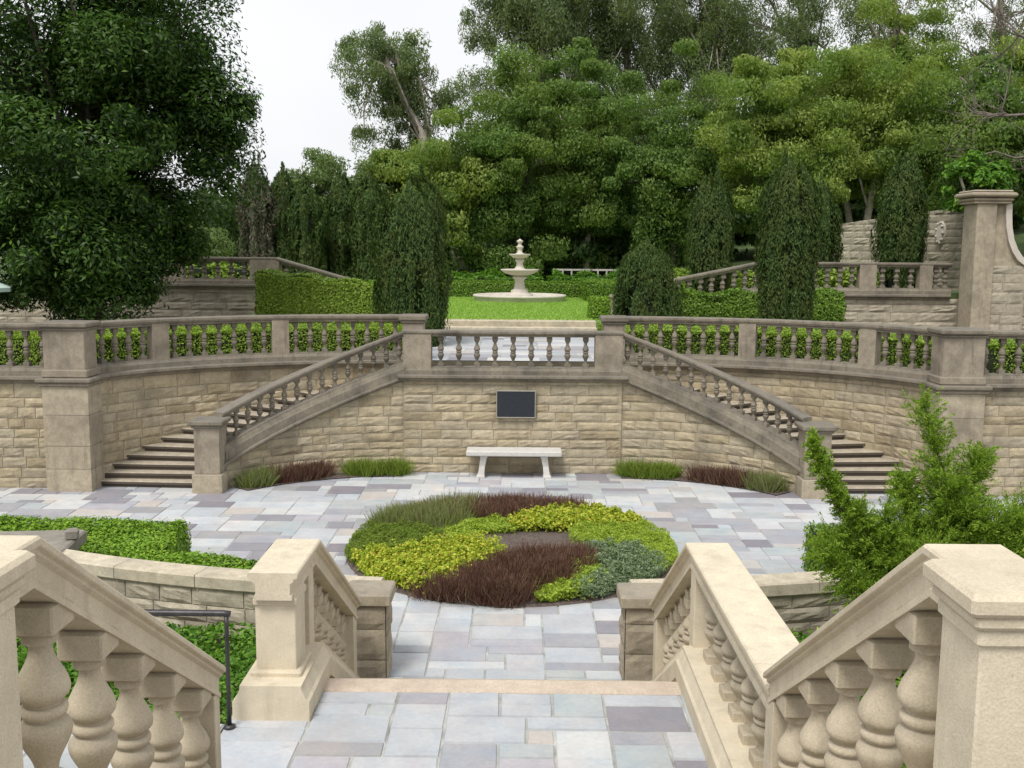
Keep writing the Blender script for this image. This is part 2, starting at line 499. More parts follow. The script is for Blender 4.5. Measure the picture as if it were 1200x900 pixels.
def tree(name, label, cat, base, c, r, n=60, per=260, cr=.8, L=.24, asp=.42, mat='f_broad', bark='bark', tr=.22, top=None,
         seed=1, droop=0., limbs=12, lump=.22, shell=2.4, group='trees on the hillside behind the lawn', flat=.65, lean=(0, 0), lo=.0, extra=None, start=.35):
    rng = np.random.default_rng(seed)
    o = thing(name, label, cat, base, group)
    P, d = clump_centres(rng, c, r, n, shell, lump, lo=lo)
    if extra is not None:
        for (cc, rr, nn) in extra:
            P2, d2 = clump_centres(rng, cc, rr, nn, shell, lump)
            P = np.vstack([P, P2]); d = np.vstack([d, d2])
    V = clump_leaves(rng, P, d, per, cr, L, asp, flat, droop)
    link('crown', quads_mesh('crown', V - np.array(base), M[mat]), o, base)
    tp = top if top is not None else (c[0], c[1], c[2]+r[2]*.35)
    trunk_mb(rng, base, tp, tr, P, limbs, lean, start=start).build('trunk', M[bark], o)
    return o

def column_mesh(rng, base, h, rad, n, L, mat, shape=lambda f: 1.0, wob=.12, asp=.28):
    """upright evergreen built from many flame-shaped plumes that end at different heights"""
    K = 120
    ang = rng.uniform(0, 2*PI, K); qf = np.sqrt(rng.uniform(.25, 1.0, K))
    f0 = rng.uniform(-.1, .72, K); fl = rng.uniform(.26, .5, K)
    f1 = np.minimum(f0+fl, rng.uniform(.84, 1.10, K))
    pr = rad*rng.uniform(.10, .22, K); dr = rng.normal(0, wob*.8, K)
    i = rng.integers(0, K, n); u = rng.uniform(0, 1, n)**.85
    f = np.clip(f0[i]+(f1[i]-f0[i])*u, 0, 1.10)
    env = np.array([shape(min(1, x)) for x in f])
    prof = np.sin(np.clip(u*.92+.08, 0, 1)*PI)**.6
    R_ = rad*env*qf[i]*(1+dr[i]*u)
    g = rng.normal(0, .55, (n, 2))*(pr[i]*prof)[:, None]
    a = ang[i]
    C = np.stack([base[0]+np.cos(a)*R_+g[:, 0], base[1]+np.sin(a)*R_+g[:, 1], base[2]+f*h], 1)
    out = np.stack([np.cos(a)+g[:, 0]/rad*3, np.sin(a)+g[:, 1]/rad*3, np.full(n, .25)], 1)
    D = np.stack([g[:, 0]/rad*2.2, g[:, 1]/rad*2.2, np.ones(n)], 1)
    return leaves(C, out, rng, L, asp, .5, D, .4)

# ------------------------------------------------------------------ curves in plan
class Path:
    def __init__(s, pts):
        s.p = np.array(pts, float)
        d = np.linalg.norm(np.diff(s.p, axis=0), axis=1)
        s.c = np.concatenate([[0], np.cumsum(d)]); s.len = s.c[-1]
    def at(s, t):
        t = min(max(t, 0), s.len)
        return np.array([np.interp(t, s.c, s.p[:, 0]), np.interp(t, s.c, s.p[:, 1])])
    def tan(s, t):
        a = s.at(max(0, t-.03)); b = s.at(min(s.len, t+.03)); v = b-a
        return v/np.linalg.norm(v)
    def pts(s, z, a=0, b=None, step=.15):
        b = s.len if b is None else b
        n = max(1, int(math.ceil((b-a)/step)))
        out = []
        for i in range(n+1):
            t = a+(b-a)*i/n; q = s.at(t)
            out.append((q[0], q[1], z(t) if callable(z) else z))
        return out

def ell(sx, cx, cy, a, b, t0, t1, n=90):
    return [(sx*(cx - a*math.cos(t0+(t1-t0)*i/n)), cy + b*math.sin(t0+(t1-t0)*i/n)) for i in range(n+1)]

# ------------------------------------------------------------------ masonry
def masonry(parent, name, path, side, z0, ztop, rng, a=0, b=None, courses=(.13, .185), lens=(.24, .62), bulge=.019, thick=.3, mats=None, top=True, fine=1):
    """rock-faced ashlar wall along a plan path; side=+1: face to the right of travel"""
    mats = mats or [M['wall'], M['mortar']]
    b = path.len if b is None else b
    zt = ztop if callable(ztop) else (lambda s: ztop)
    mb = MB()
    def pt(s, z, d):
        q = path.at(s); t = path.tan(s); nn = np.array([t[1], -t[0]])*side
        return (q[0]+nn[0]*d, q[1]+nn[1]*d, z)
    # body with mortar face
    S = np.linspace(a, b, max(2, int((b-a)/.15)+1))
    vs = []
    for s in S:
        vs += [pt(s, z0, -.006), pt(s, zt(s), -.006), pt(s, zt(s), -thick), pt(s, z0, -thick)]
    fs = []
    for i in range(len(S)-1):
        for j in range(4): fs.append((i*4+j, i*4+(j+1) % 4, i*4+4+(j+1) % 4, i*4+4+j))
    fs += [(0, 1, 2, 3), tuple((len(S)-1)*4+k for k in (3, 2, 1, 0))]
    mb.add(vs, fs, 1)
    zmax = max(zt(s) for s in S)
    z = z0
    G = .006
    while z < zmax-.03:
        h = rng.uniform(*courses)
        if zmax-(z+h) < courses[0]*.6: h = zmax-z
        s = a
        while s < b-.01:
            l = rng.uniform(*lens)
            if b-(s+l) < lens[0]*.7: l = b-s
            s0, s1, za, zb = s+G, s+l-G, z+G, z+h-G
            s += l
            lim = lambda ss: zt(ss)-.004
            if za > max(lim(s0), lim(s1))-.03: continue
            nx, nz = max(4, int(l/.09*fine)), max(4, int(h/.05*fine))
            bl = bulge*rng.uniform(.4, 1.25)
            tilt, tz = rng.uniform(-.35, .35), rng.uniform(-.3, .3)
            N = np.array([[rng.random() for _ in range(nx+1)] for _ in range(nz+1)])
            vv = []
            for k in range(nz+1):
                for i in range(nx+1):
                    u, v = i/nx, k/nz
                    ss = s0+(s1-s0)*u; zz = za+(zb-za)*v
                    e = min(1, min(u, 1-u)*l/.055)*min(1, min(v, 1-v)*h/.04)
                    d = .004 + e*bl*(.45+.75*N[k][i]+tilt*(u-.5)+tz*(v-.5))
                    zz2 = min(zz + (rng.uniform(-.004, .004)), lim(ss))
                    vv.append(pt(ss, zz2, d))
            ff = []
            w_ = nx+1
            for k in range(nz):
                for i in range(nx):
                    ff.append((k*w_+i, k*w_+i+1, (k+1)*w_+i+1, (k+1)*w_+i))
            # sides back to the joint
            nb = len(vv)
            ring = [i for i in range(w_)] + [k*w_+nx for k in range(1, nz+1)] + [nz*w_+i for i in range(nx-1, -1, -1)] + [k*w_ for k in range(nz-1, 0, -1)]
            for i in ring:
                k, ii = divmod(i, w_)
                ss = s0+(s1-s0)*ii/nx; zz = min(za+(zb-za)*k/nz, lim(ss))
                vv.append(pt(ss, zz, -.012))
            m_ = len(ring)
            for i in range(m_):
                ff.append((ring[i], nb+i, nb+(i+1) % m_, ring[(i+1) % m_]))
            mb.add(vv, ff, 0, False)
        z += h
    return mb.build(name, mats, parent)

def ashlar_pier(parent, name, cx, cy, wx, wy, z0, z1, rng, hs=(.34, .5), mat='pier', rz=0, joint=.006):
    mb = MB(); z = z0
    while z < z1-.02:
        h = rng.uniform(*hs)
        if z1-(z+h) < hs[0]*.6: h = z1-z
        mb.box((cx, cy, z+h/2), (wx+rng.uniform(-.006, .006), wy+rng.uniform(-.006, .006), h-.003), rz, 0, joint)
        z += h
    return mb.build(name, M[mat], parent)

# ------------------------------------------------------------------ balustrades
def bal_profile(h, r):
    """double-bulb turned baluster between square blocks; returns lathe profile and block heights"""
    blk = .148*h
    zb, zt = blk*.75, h-blk
    mid = (zb+zt)/2; H = (zt-zb)/2
    half = [(.0, .40), (.06, .43), (.10, .72), (.14, .74), (.17, .52), (.30, .50)]
    up = []
    # lower bulb: from the middle ring down to the base; shape per distance q from ring (0) to block (1)
    def bulb(q):
        if q < .075: return .68+.20*math.sqrt(max(0, 1-(q/.075)**2))
        if q < .10: return .66
        if q < .25: return .66+.34*math.sin((q-.10)/.15*PI/2)
        if q < .78:
            f = (q-.25)/.53
            return 1.0-.57*(f*f*(3-2*f))
        if q < .86: return .43
        return .66
    qs = [0, .02, .04, .055, .066, .0749, .076, .0999, .101, .12, .15, .18, .21, .25, .30, .35, .40, .45, .50, .55, .60, .65, .70, .75, .78, .855, .86, .93, 1.0]
    low = [(r*bulb(q)*1.0, mid-H*q) for q in qs]
    upp = [(r*bulb(q), mid+H*q) for q in qs[1:]]
    prof = list(reversed(low)) + upp
    prof = [(a, b) for i, (a, b) in enumerate(prof) if not (i and abs(b-prof[i-1][1]) < 1e-5 and abs(a-prof[i-1][0]) < 1e-5)]
    return prof, blk*.75, blk

def baluster_mesh(name, h, r, mat, seg=20, blockw=1.9, ext=.06):
    prof, b0, b1 = bal_profile(h, r)
    mb = MB(); w_ = r*blockw
    mb.box((0, 0, (b0-ext)/2), (w_*1.08, w_*1.08, b0+ext), 0, 0, r*.06)
    mb.box((0, 0, h-b1/2), (w_, w_, b1), 0, 0, r*.10)
    if ext > .03: mb.box((0, 0, h+ext/2-.004), (w_*.86, w_*.86, ext), 0, 0, r*.04)
    mb.lathe(prof, (0, 0, 0), seg, 0, True, False)
    me = mb.mesh(name, mat)
    me.set_sharp_from_angle(angle=R(40))
    return me

def rail_profile(w, h, fancy=True):
    a = w/2
    if fancy:   # top slab with fillets, fascia, bead below; vertical measured from the underside
        P = [(-a*.76, 0), (-a*.76, .15*h), (-a*.68, .20*h), (-a*.70, .60*h), (-a*.84, .68*h), (-a*.84, .76*h), (-a*.97, .80*h), (-a, .83*h), (-a, .95*h), (-a*.94, h)]
    else:
        P = [(-a*.70, 0), (-a*.70, .22*h), (-a*.92, .40*h), (-a*.92, .52*h), (-a, .58*h), (-a, .88*h), (-a*.9, h)]
    return P + [(-x, y) for (x, y) in reversed(P)]

def plinth_profile(w, h):
    a = w/2
    P = [(-a, 0), (-a, .55*h), (-a*.93, .62*h), (-a*.80, .90*h), (-a*.80, h)]
    return P + [(-x, y) for (x, y) in reversed(P)]

def balustrade(label, path, zb, total, w=.28, rail=.18, plinth=.10, spacing=.25, mesh=None, bh=None, rng=None, group=None, a=0, b=None,
               gaps=(), posts=(), mats=('near', 'nearbal'), fancy=True, pw=None, rail_ext=(0, 0), name='balustrade', plw=None, jitter=0.0, skip_rail=False):
    """zb(s): level of the underside; gaps: (s0,s1) stretches filled by posts"""
    b = path.len if b is None else b
    z = zb if callable(zb) else (lambda s: zb)
    q0 = path.at(a)
    o = thing(name, label, 'balustrade', (q0[0], q0[1], z(a)), group)
    mb = MB(); mb.sweep(plinth_profile(plw or w*1.02, plinth), path.pts(z, a, b)); mb.build('plinth', M[mats[0]], o)
    mb = MB(); mb.sweep(rail_profile(w, rail, fancy), path.pts(lambda s: z(s)+total-rail, a-rail_ext[0], b+rail_ext[1])); mb.build('rail', M[mats[0]], o)
    for (s0, s1) in gaps:
        m = (s0+s1)/2; q = path.at(m); t = path.tan(m)
        mb = MB(); zz = min(z(s0), z(s1))
        zt = min(z(s0), z(s1))+total-rail*.4
        mb.box((q[0], q[1], (zz+.02+zt)/2), (s1-s0, (pw or w*.74), zt-zz-.02), math.atan2(t[1], t[0]), 0, .006)
        mb.build('post', M['post' if mats[0] == 'trim' else mats[0]], o)
    edges = [a] + [x for g in gaps for x in g] + [b]
    for i in range(0, len(edges), 2):
        s0, s1 = edges[i], edges[i+1]
        if s1-s0 < spacing*.7: continue
        n = max(1, round((s1-s0)/spacing))
        for k in range(n):
            s = s0+(s1-s0)*(k+.5)/n
            q = path.at(s); t = path.tan(s)
            link('baluster', mesh, o, (q[0], q[1], z(s)+plinth), math.atan2(t[1], t[0]))
    return o

# ------------------------------------------------------------------ paving
def flags(name, x0, x1, y0, y1, z, rng, cell=.22, keep=None, sizes=((1, 1), (2, 1), (2, 2), (3, 2), (3, 2), (4, 2), (2, 2), (3, 3), (4, 2), (3, 1)), kind='structure', slab='slab'):
    nx, ny = int(round((x1-x0)/cell)), int(round((y1-y0)/cell))
    cx, cy = (x1-x0)/nx, (y1-y0)/ny
    occ = np.zeros((nx, ny), bool)
    mb = MB()
    mb.add([(x0, y0, z-.008), (x1, y0, z-.008), (x1, y1, z-.008), (x0, y1, z-.008)], [(0, 1, 2, 3)], 1) if keep is None else None
    for j in range(ny):
        for i in range(nx):
            if occ[i, j]: continue
            sz = list(sizes); rng.shuffle(sz); sz.append((1, 1))
            for (a, b) in sz:
                if i+a <= nx and j+b <= ny and not occ[i:i+a, j:j+b].any():
                    occ[i:i+a, j:j+b] = True
                    g = .006
                    X0, X1, Y0, Y1 = x0+i*cx+g, x0+(i+a)*cx-g, y0+j*cy+g, y0+(j+b)*cy-g
                    if keep and not keep((X0+X1)/2, (Y0+Y1)/2): break
                    dz = rng.uniform(-.0025, .0025); k = .005
                    jit = lambda: rng.uniform(-.004, .004)
                    c4 = [(X0+jit(), Y0+jit()), (X1+jit(), Y0+jit()), (X1+jit(), Y1+jit()), (X0+jit(), Y1+jit())]
                    mx, my = (X0+X1)/2, (Y0+Y1)/2
                    top = [(p+(k if p < mx else -k), q+(k if q < my else -k), z+dz+rng.uniform(-.001, .001)) for p, q in c4]
                    bot = [(p, q, z-.009) for p, q in c4]
                    mb.add(top+bot, [(0, 1, 2, 3)] + [(4+t, 4+(t+1) % 4, (t+1) % 4, t) for t in range(4)], 0)
                    break
    o = mb.build(name, [M[slab], M['joint']])
    return tag(o, kind=kind)

# ------------------------------------------------------------------ hedges
def hedge_from_faces(name, label, pts_fn, n, L, mat, core_mb, rng, loc, group=None, asp=.6, cat='hedge', jit=.55, rough=.03):
    o = thing(name, label, cat, loc, group)
    P, Nn = pts_fn(n)
    P = P + Nn*rng.normal(0, rough, (len(P), 1))
    V = leaves(P, Nn*.8+np.array([0, 0, .25]), rng, L, asp, jit)
    core_mb.build('branches', M['core'], o, loc)
    link('leaves', quads_mesh('leaves', V-np.array(loc), M[mat]), o, loc)
    return o

def box_hedge(label, poly, z0, z1, n, L, mat, seed=1, group=None, z1f=None, asp=.6, name='hedge', lumpy=.03):
    """poly: plan polygon (ccw); flat or sloped top by z1f(x,y)"""
    rng = np.random.default_rng(seed)
    top = z1f or (lambda x, y: z1)
    P = np.array(poly, float); k = len(P)
    c = P.mean(axis=0)
    inner = P + (c-P)/np.linalg.norm(c-P, axis=1, keepdims=True)*.05
    mb = MB()
    vs = [(x, y, z0) for x, y in inner] + [(x, y, top(x, y)-.05) for x, y in inner]
    mb.add(vs, [tuple(range(k, 2*k))] + [(i, (i+1) % k, k+(i+1) % k, k+i) for i in range(k)])
    # triangulate top by fan for sampling
    tris = [(P[0], P[i], P[i+1]) for i in range(1, k-1)]
    ta = np.array([abs(np.cross(b-a, d-a))/2 for a, b, d in tris])
    el = np.linalg.norm(np.roll(P, -1, axis=0)-P, axis=1)
    sa = el*(np.mean([top(x, y) for x, y in P])-z0)
    tot = ta.sum()+sa.sum()
    ph = rng.uniform(0, 6.28, 4)
    def bump(X): return lumpy*(np.sin(X[:, 0]*4.1+ph[0])+np.sin(X[:, 1]*4.7+ph[1])+np.sin(X[:, 2]*6+ph[2]))
    def fn(n):
        C, N = [], []
        for (a, b, d), A in zip(tris, ta):
            m = int(n*A/tot)
            u, v = rng.uniform(0, 1, (m, 1)), rng.uniform(0, 1, (m, 1))
            f = u+v > 1; u = np.where(f, 1-u, u); v = np.where(f, 1-v, v)
            q = a+(b-a)*u+(d-a)*v
            z = np.array([top(x, y) for x, y in q]) if z1f else np.full(m, z1)
            C.append(np.column_stack([q, z])); N.append(np.tile([0, 0, 1.], (m, 1)))
        for i in range(k):
            m = int(n*sa[i]/tot)
            a, b = P[i], P[(i+1) % k]
            u = rng.uniform(0, 1, (m, 1)); q = a+(b-a)*u
            zt = np.array([top(x, y) for x, y in q]) if z1f else np.full(m, z1)
            z = z0+(zt-z0)*rng.uniform(0, 1, m)
            e = b-a; nn = np.array([e[1], -e[0], 0])/np.linalg.norm(e)
            C.append(np.column_stack([q, z])); N.append(np.tile(nn, (m, 1)))
        C, N = np.vstack(C), np.vstack(N)
        return C+N*bump(C)[:, None], N
    return hedge_from_faces(name, label, fn, n, L, mat, mb, rng, (float(c[0]), float(c[1]), z0), group, asp)

def in_poly(P, poly):
    x, y = P[:, 0], P[:, 1]; ins = np.zeros(len(P), bool); k = len(poly)
    for i in range(k):
        x1, y1 = poly[i]; x2, y2 = poly[(i+1) % k]
        c = ((y1 > y) != (y2 > y)) & (x < (x2-x1)*(y-y1)/(y2-y1+1e-12)+x1)
        ins ^= c
    return ins

def strip_hedge(label, A, B, z0, ztop, n, L, mat, seed=1, group=None, asp=.6, lumpy=.02, name='hedge', core='core', side=1.0):
    """hedge between two plan polylines A and B of equal length; ztop number or f(x,y)"""
    rng = np.random.default_rng(seed)
    A, B = np.array(A, float), np.array(B, float); k = len(A)
    zt = ztop if callable(ztop) else (lambda x, y: ztop)
    c = (A.mean(axis=0)+B.mean(axis=0))/2
    loc = (float(c[0]), float(c[1]), z0)
    o = thing(name, label, 'hedge', loc, group)
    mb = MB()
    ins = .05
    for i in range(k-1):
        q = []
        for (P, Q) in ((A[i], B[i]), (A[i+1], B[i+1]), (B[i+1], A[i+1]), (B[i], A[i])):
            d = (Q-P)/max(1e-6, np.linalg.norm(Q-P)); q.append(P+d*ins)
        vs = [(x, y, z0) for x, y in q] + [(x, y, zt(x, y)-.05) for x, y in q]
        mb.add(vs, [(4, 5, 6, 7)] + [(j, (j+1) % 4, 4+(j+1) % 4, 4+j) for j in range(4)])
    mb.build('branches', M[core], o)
    faces = []                                    # (p00, p10, p01, kind)
    for i in range(k-1):
        faces.append(('top', A[i], A[i+1], B[i], B[i+1]))
        for (p, q) in ((A[i], A[i+1]), (B[i+1], B[i])): faces.append(('side', p, q))
    faces.append(('side', B[0], A[0])); faces.append(('side', A[-1], B[-1]))
    def area(f):
        if f[0] == 'top': return (np.linalg.norm(f[2]-f[1])+np.linalg.norm(f[4]-f[3]))/2*(np.linalg.norm(f[3]-f[1])+np.linalg.norm(f[4]-f[2]))/2
        return np.linalg.norm(f[2]-f[1])*(zt(*f[1])-z0)
    ar = np.array([area(f)*(1 if f[0] == 'top' else side) for f in faces]); tot = ar.sum()
    C, N = [], []
    cen = c
    for f, a in zip(faces, ar):
        m = int(n*a/tot)
        if m < 1: continue
        if f[0] == 'top':
            u, v = rng.uniform(0, 1, (m, 1)), rng.uniform(0, 1, (m, 1))
            q = (f[1]*(1-u)+f[2]*u)*(1-v)+(f[3]*(1-u)+f[4]*u)*v
            z = np.array([zt(x, y) for x, y in q])
            C.append(np.column_stack([q, z])); N.append(np.tile([0, 0, 1.], (m, 1)))
        else:
            u = rng.uniform(0, 1, (m, 1)); q = f[1]*(1-u)+f[2]*u
            z = np.array([z0+(zt(x, y)-z0)*r for (x, y), r in zip(q, rng.uniform(0, 1, m))])
            e = f[2]-f[1]; nn = np.array([e[1], -e[0], 0])/max(1e-6, np.linalg.norm(e))
            mid = (f[1]+f[2])/2
            near = (A if np.min(np.linalg.norm(A-mid, axis=1)) > np.min(np.linalg.norm(B-mid, axis=1)) else B)
            other = near[np.argmin(np.linalg.norm(near-mid, axis=1))]
            if f[0] == 'side' and np.dot(nn[:2], mid-(A.mean(axis=0)+B.mean(axis=0))/2) < 0 and k == 2: nn = -nn
            C.append(np.column_stack([q, z])); N.append(np.tile(nn, (m, 1)))
    C, N = np.vstack(C), np.vstack(N)
    ph = rng.uniform(0, 6.28, 3)
    C = C + N*(lumpy*(np.sin(C[:, :1]*5+ph[0])+np.sin(C[:, 1:2]*5.5+ph[1])+np.sin(C[:, 2:]*7+ph[2]))/1.5 + rng.normal(0, L*.4, (len(C), 1)))
    V = leaves(C, N*.9+np.array([0, 0, .2]), rng, L, asp, .38)
    link('leaves', quads_mesh('leaves', V-np.array(loc), M[mat]), o, loc)
    return o

def sheet(name, poly, z, mat, kind='structure', skirt=0):
    mb = MB()
    k = len(poly)
    mb.add([(x, y, z) for x, y in poly], [tuple(range(k))])
    if skirt:
        vs = [(x, y, z) for x, y in poly]+[(x, y, z-skirt) for x, y in poly]
        mb.add(vs, [(i, (i+1) % k, k+(i+1) % k, k+i) for i in range(k)])
    return tag(mb.build(name, M[mat]), kind=kind)

rnd = random.Random(7)

# ================================================================== GROUND
sheet('ground', [(-700, -300), (700, -300), (700, 900), (-700, 900)], -.08, 'earth')

def outer_plan(sx): return Path(ell(sx, -1.84, 15.1, 5.0, 3.5, R(15), R(90)))
def inner_plan(sx): return Path(ell(sx, -1.84, 13.6, 3.5, 3.7, R(37), R(90)))
OUT = {1: outer_plan(1), -1: outer_plan(-1)}
INN = {1: inner_plan(1), -1: inner_plan(-1)}

def off(path, d, side, n=24, a=0, b=None):
    b = path.len if b is None else b
    out = []
    for i in range(n+1):
        s = a+(b-a)*i/n; q = path.at(s); t = path.tan(s)
        out.append((q[0]+t[1]*d*side, q[1]-t[0]*d*side))
    return out

# raised garden behind the curved walls
lp = off(OUT[1], -.2, 1); rp = off(OUT[-1], -.2, -1)
front = [(-60, 16.05), (-6.6, 16.05)] + lp[2:] + [(-1.84, 18.62), (1.84, 18.62)] + list(reversed(rp[2:])) + [(6.6, 16.05), (60, 16.05)]
sheet('upper_garden_ground', front+[(60, 60), (-60, 60)], 1.78, 'earth', skirt=.3)
flags('lower_terrace_paving', -9.4, 9.4, 8.4, 17.8, 0.0, rnd, .18, None, ((2, 1), (3, 1), (2, 2), (3, 2), (3, 2), (4, 2), (4, 2), (5, 2), (2, 2), (4, 1), (3, 3)))
flags('upper_path_paving', -1.95, 1.95, 18.62, 24.9, 1.80, rnd, .24)
flags('balcony_paving', -1.8, 1.8, 17.5, 18.6, 1.65, rnd, .24)
flags('landing_paving', -1.62, 1.62, 4.2, 6.22, 1.0, rnd, .165, None, ((2, 1), (3, 1), (2, 2), (3, 2), (3, 2), (4, 2), (3, 1), (2, 2)))
flags('side_path_paving', -8.0, -1.63, 4.2, 5.76, 1.0, rnd, .2, None, ((2, 1), (3, 1), (2, 2), (3, 2), (3, 2), (4, 2)))
flags('top_floor_paving', -1.1, 1.1, -3, 2.45, 2.12, rnd, .22)
mb = MB()
mb.box((0, 5.2, .49), (3.2, 2.02, .99)); mb.box((-4.8, 4.98, .49), (6.34, 1.56, .985)); mb.box((0, 17.98, .8), (3.4, 1.2, 1.66)); mb.box((0, -.4, 1.0), (2.6, 5.4, 2.2))
tag(mb.build('paving_base', M['mortar']), kind='structure')
E2 = [(-7.4*math.cos(a), 13-4.12*math.sin(a)) for a in np.linspace(R(2), R(81), 40)]
for sx in (1, -1):
    poly = [(sx*x, y) for x, y in ([(-14, 5.9), (-14, 12.9)] + E2 + [(-1.45, 8.9), (-1.45, 5.9)])]
    sheet('planting_ground', poly, .225, 'earth')

# lawn, its steps and the hill behind
sheet('lawn', [(-7, 25.5), (7, 25.5), (7, 44), (-7, 44)], 2.06, 'lawn', skirt=.3)
mb = MB()
for i, (y0, z1) in enumerate(((24.9, 1.93), (25.25, 2.065))):
    mb.box((-.05, y0+.3, (1.7+z1)/2), (4.1, .6, z1-1.7), 0, 0, .012)
o = thing('lawn_steps', 'two long pale steps from the upper path up to the lawn', 'steps', (0, 25.2, 1.8))
mb.build('step_blocks', M['coping'], o)
rng = np.random.default_rng(5)
n = 30000
C = np.column_stack([rng.uniform(-3.2, 3.2, n), rng.uniform(25.6, 38, n), np.full(n, 2.06)])
tag(link('grass', quads_mesh('grass', blades(C, rng, .05, .03, .5), M['p_grass'])), 'short mown grass on the lawn around the fountain', 'grass', kind='stuff')

def hill_z(x, y):
    t = min(1, max(0, (y-43)/40)); r = min(1, max(0, (x-4)/25))
    k = 2.0+t*2.6
    return k + r*(2.5+3.5*t)*min(1, max(0, (y-36)/10)) 
mb = MB(); nx, ny = 60, 34; vs = []
for j in range(ny+1):
    for i in range(nx+1):
        x, y = -90+180*i/nx, 36+90*j/ny
        if y < 43 and abs(x) < 7.5: z = 1.7
        else: z = hill_z(x, y) + .12*math.sin(x*.7)*math.sin(y*.5)
        vs.append((x, y, z))
mb.add(vs, [(j*(nx+1)+i, j*(nx+1)+i+1, (j+1)*(nx+1)+i+1, (j+1)*(nx+1)+i) for j in range(ny) for i in range(nx)], 0, True)
tag(mb.build('hill', M['hill']), kind='structure')
for sx in (1, -1):
    sheet('side_terrace', [(sx*x, y) for x, y in ((-60, 27.75), (-6.5, 27.75), (-6.5, 40), (-60, 40))], 2.74, 'hill', skirt=1.2)

# ================================================================== FAR DOUBLE STAIR
SIDE = {1: 'left', -1: 'right'}
BAL_OUT = baluster_mesh('terrace_baluster', .56, .053, M['trim'], 14, 1.75)
BAL_BALC = baluster_mesh('balcony_baluster', .52, .054, M['trim'], 14, 1.75)
BAL_STAIR = baluster_mesh('stair_baluster', .42, .050, M['trim'], 14, 1.75, .09)
TRIM2 = ('trim', 'trim')

def cornice_profile(w, d=.12):
    a = w/2
    P = [(-a+.09, 0), (-a+.07, d*.35), (-a+.02, d*.5), (-a, d*.6), (-a, d*.92), (-a+.02, d)]
    return P+[(-x, y) for x, y in reversed(P)]

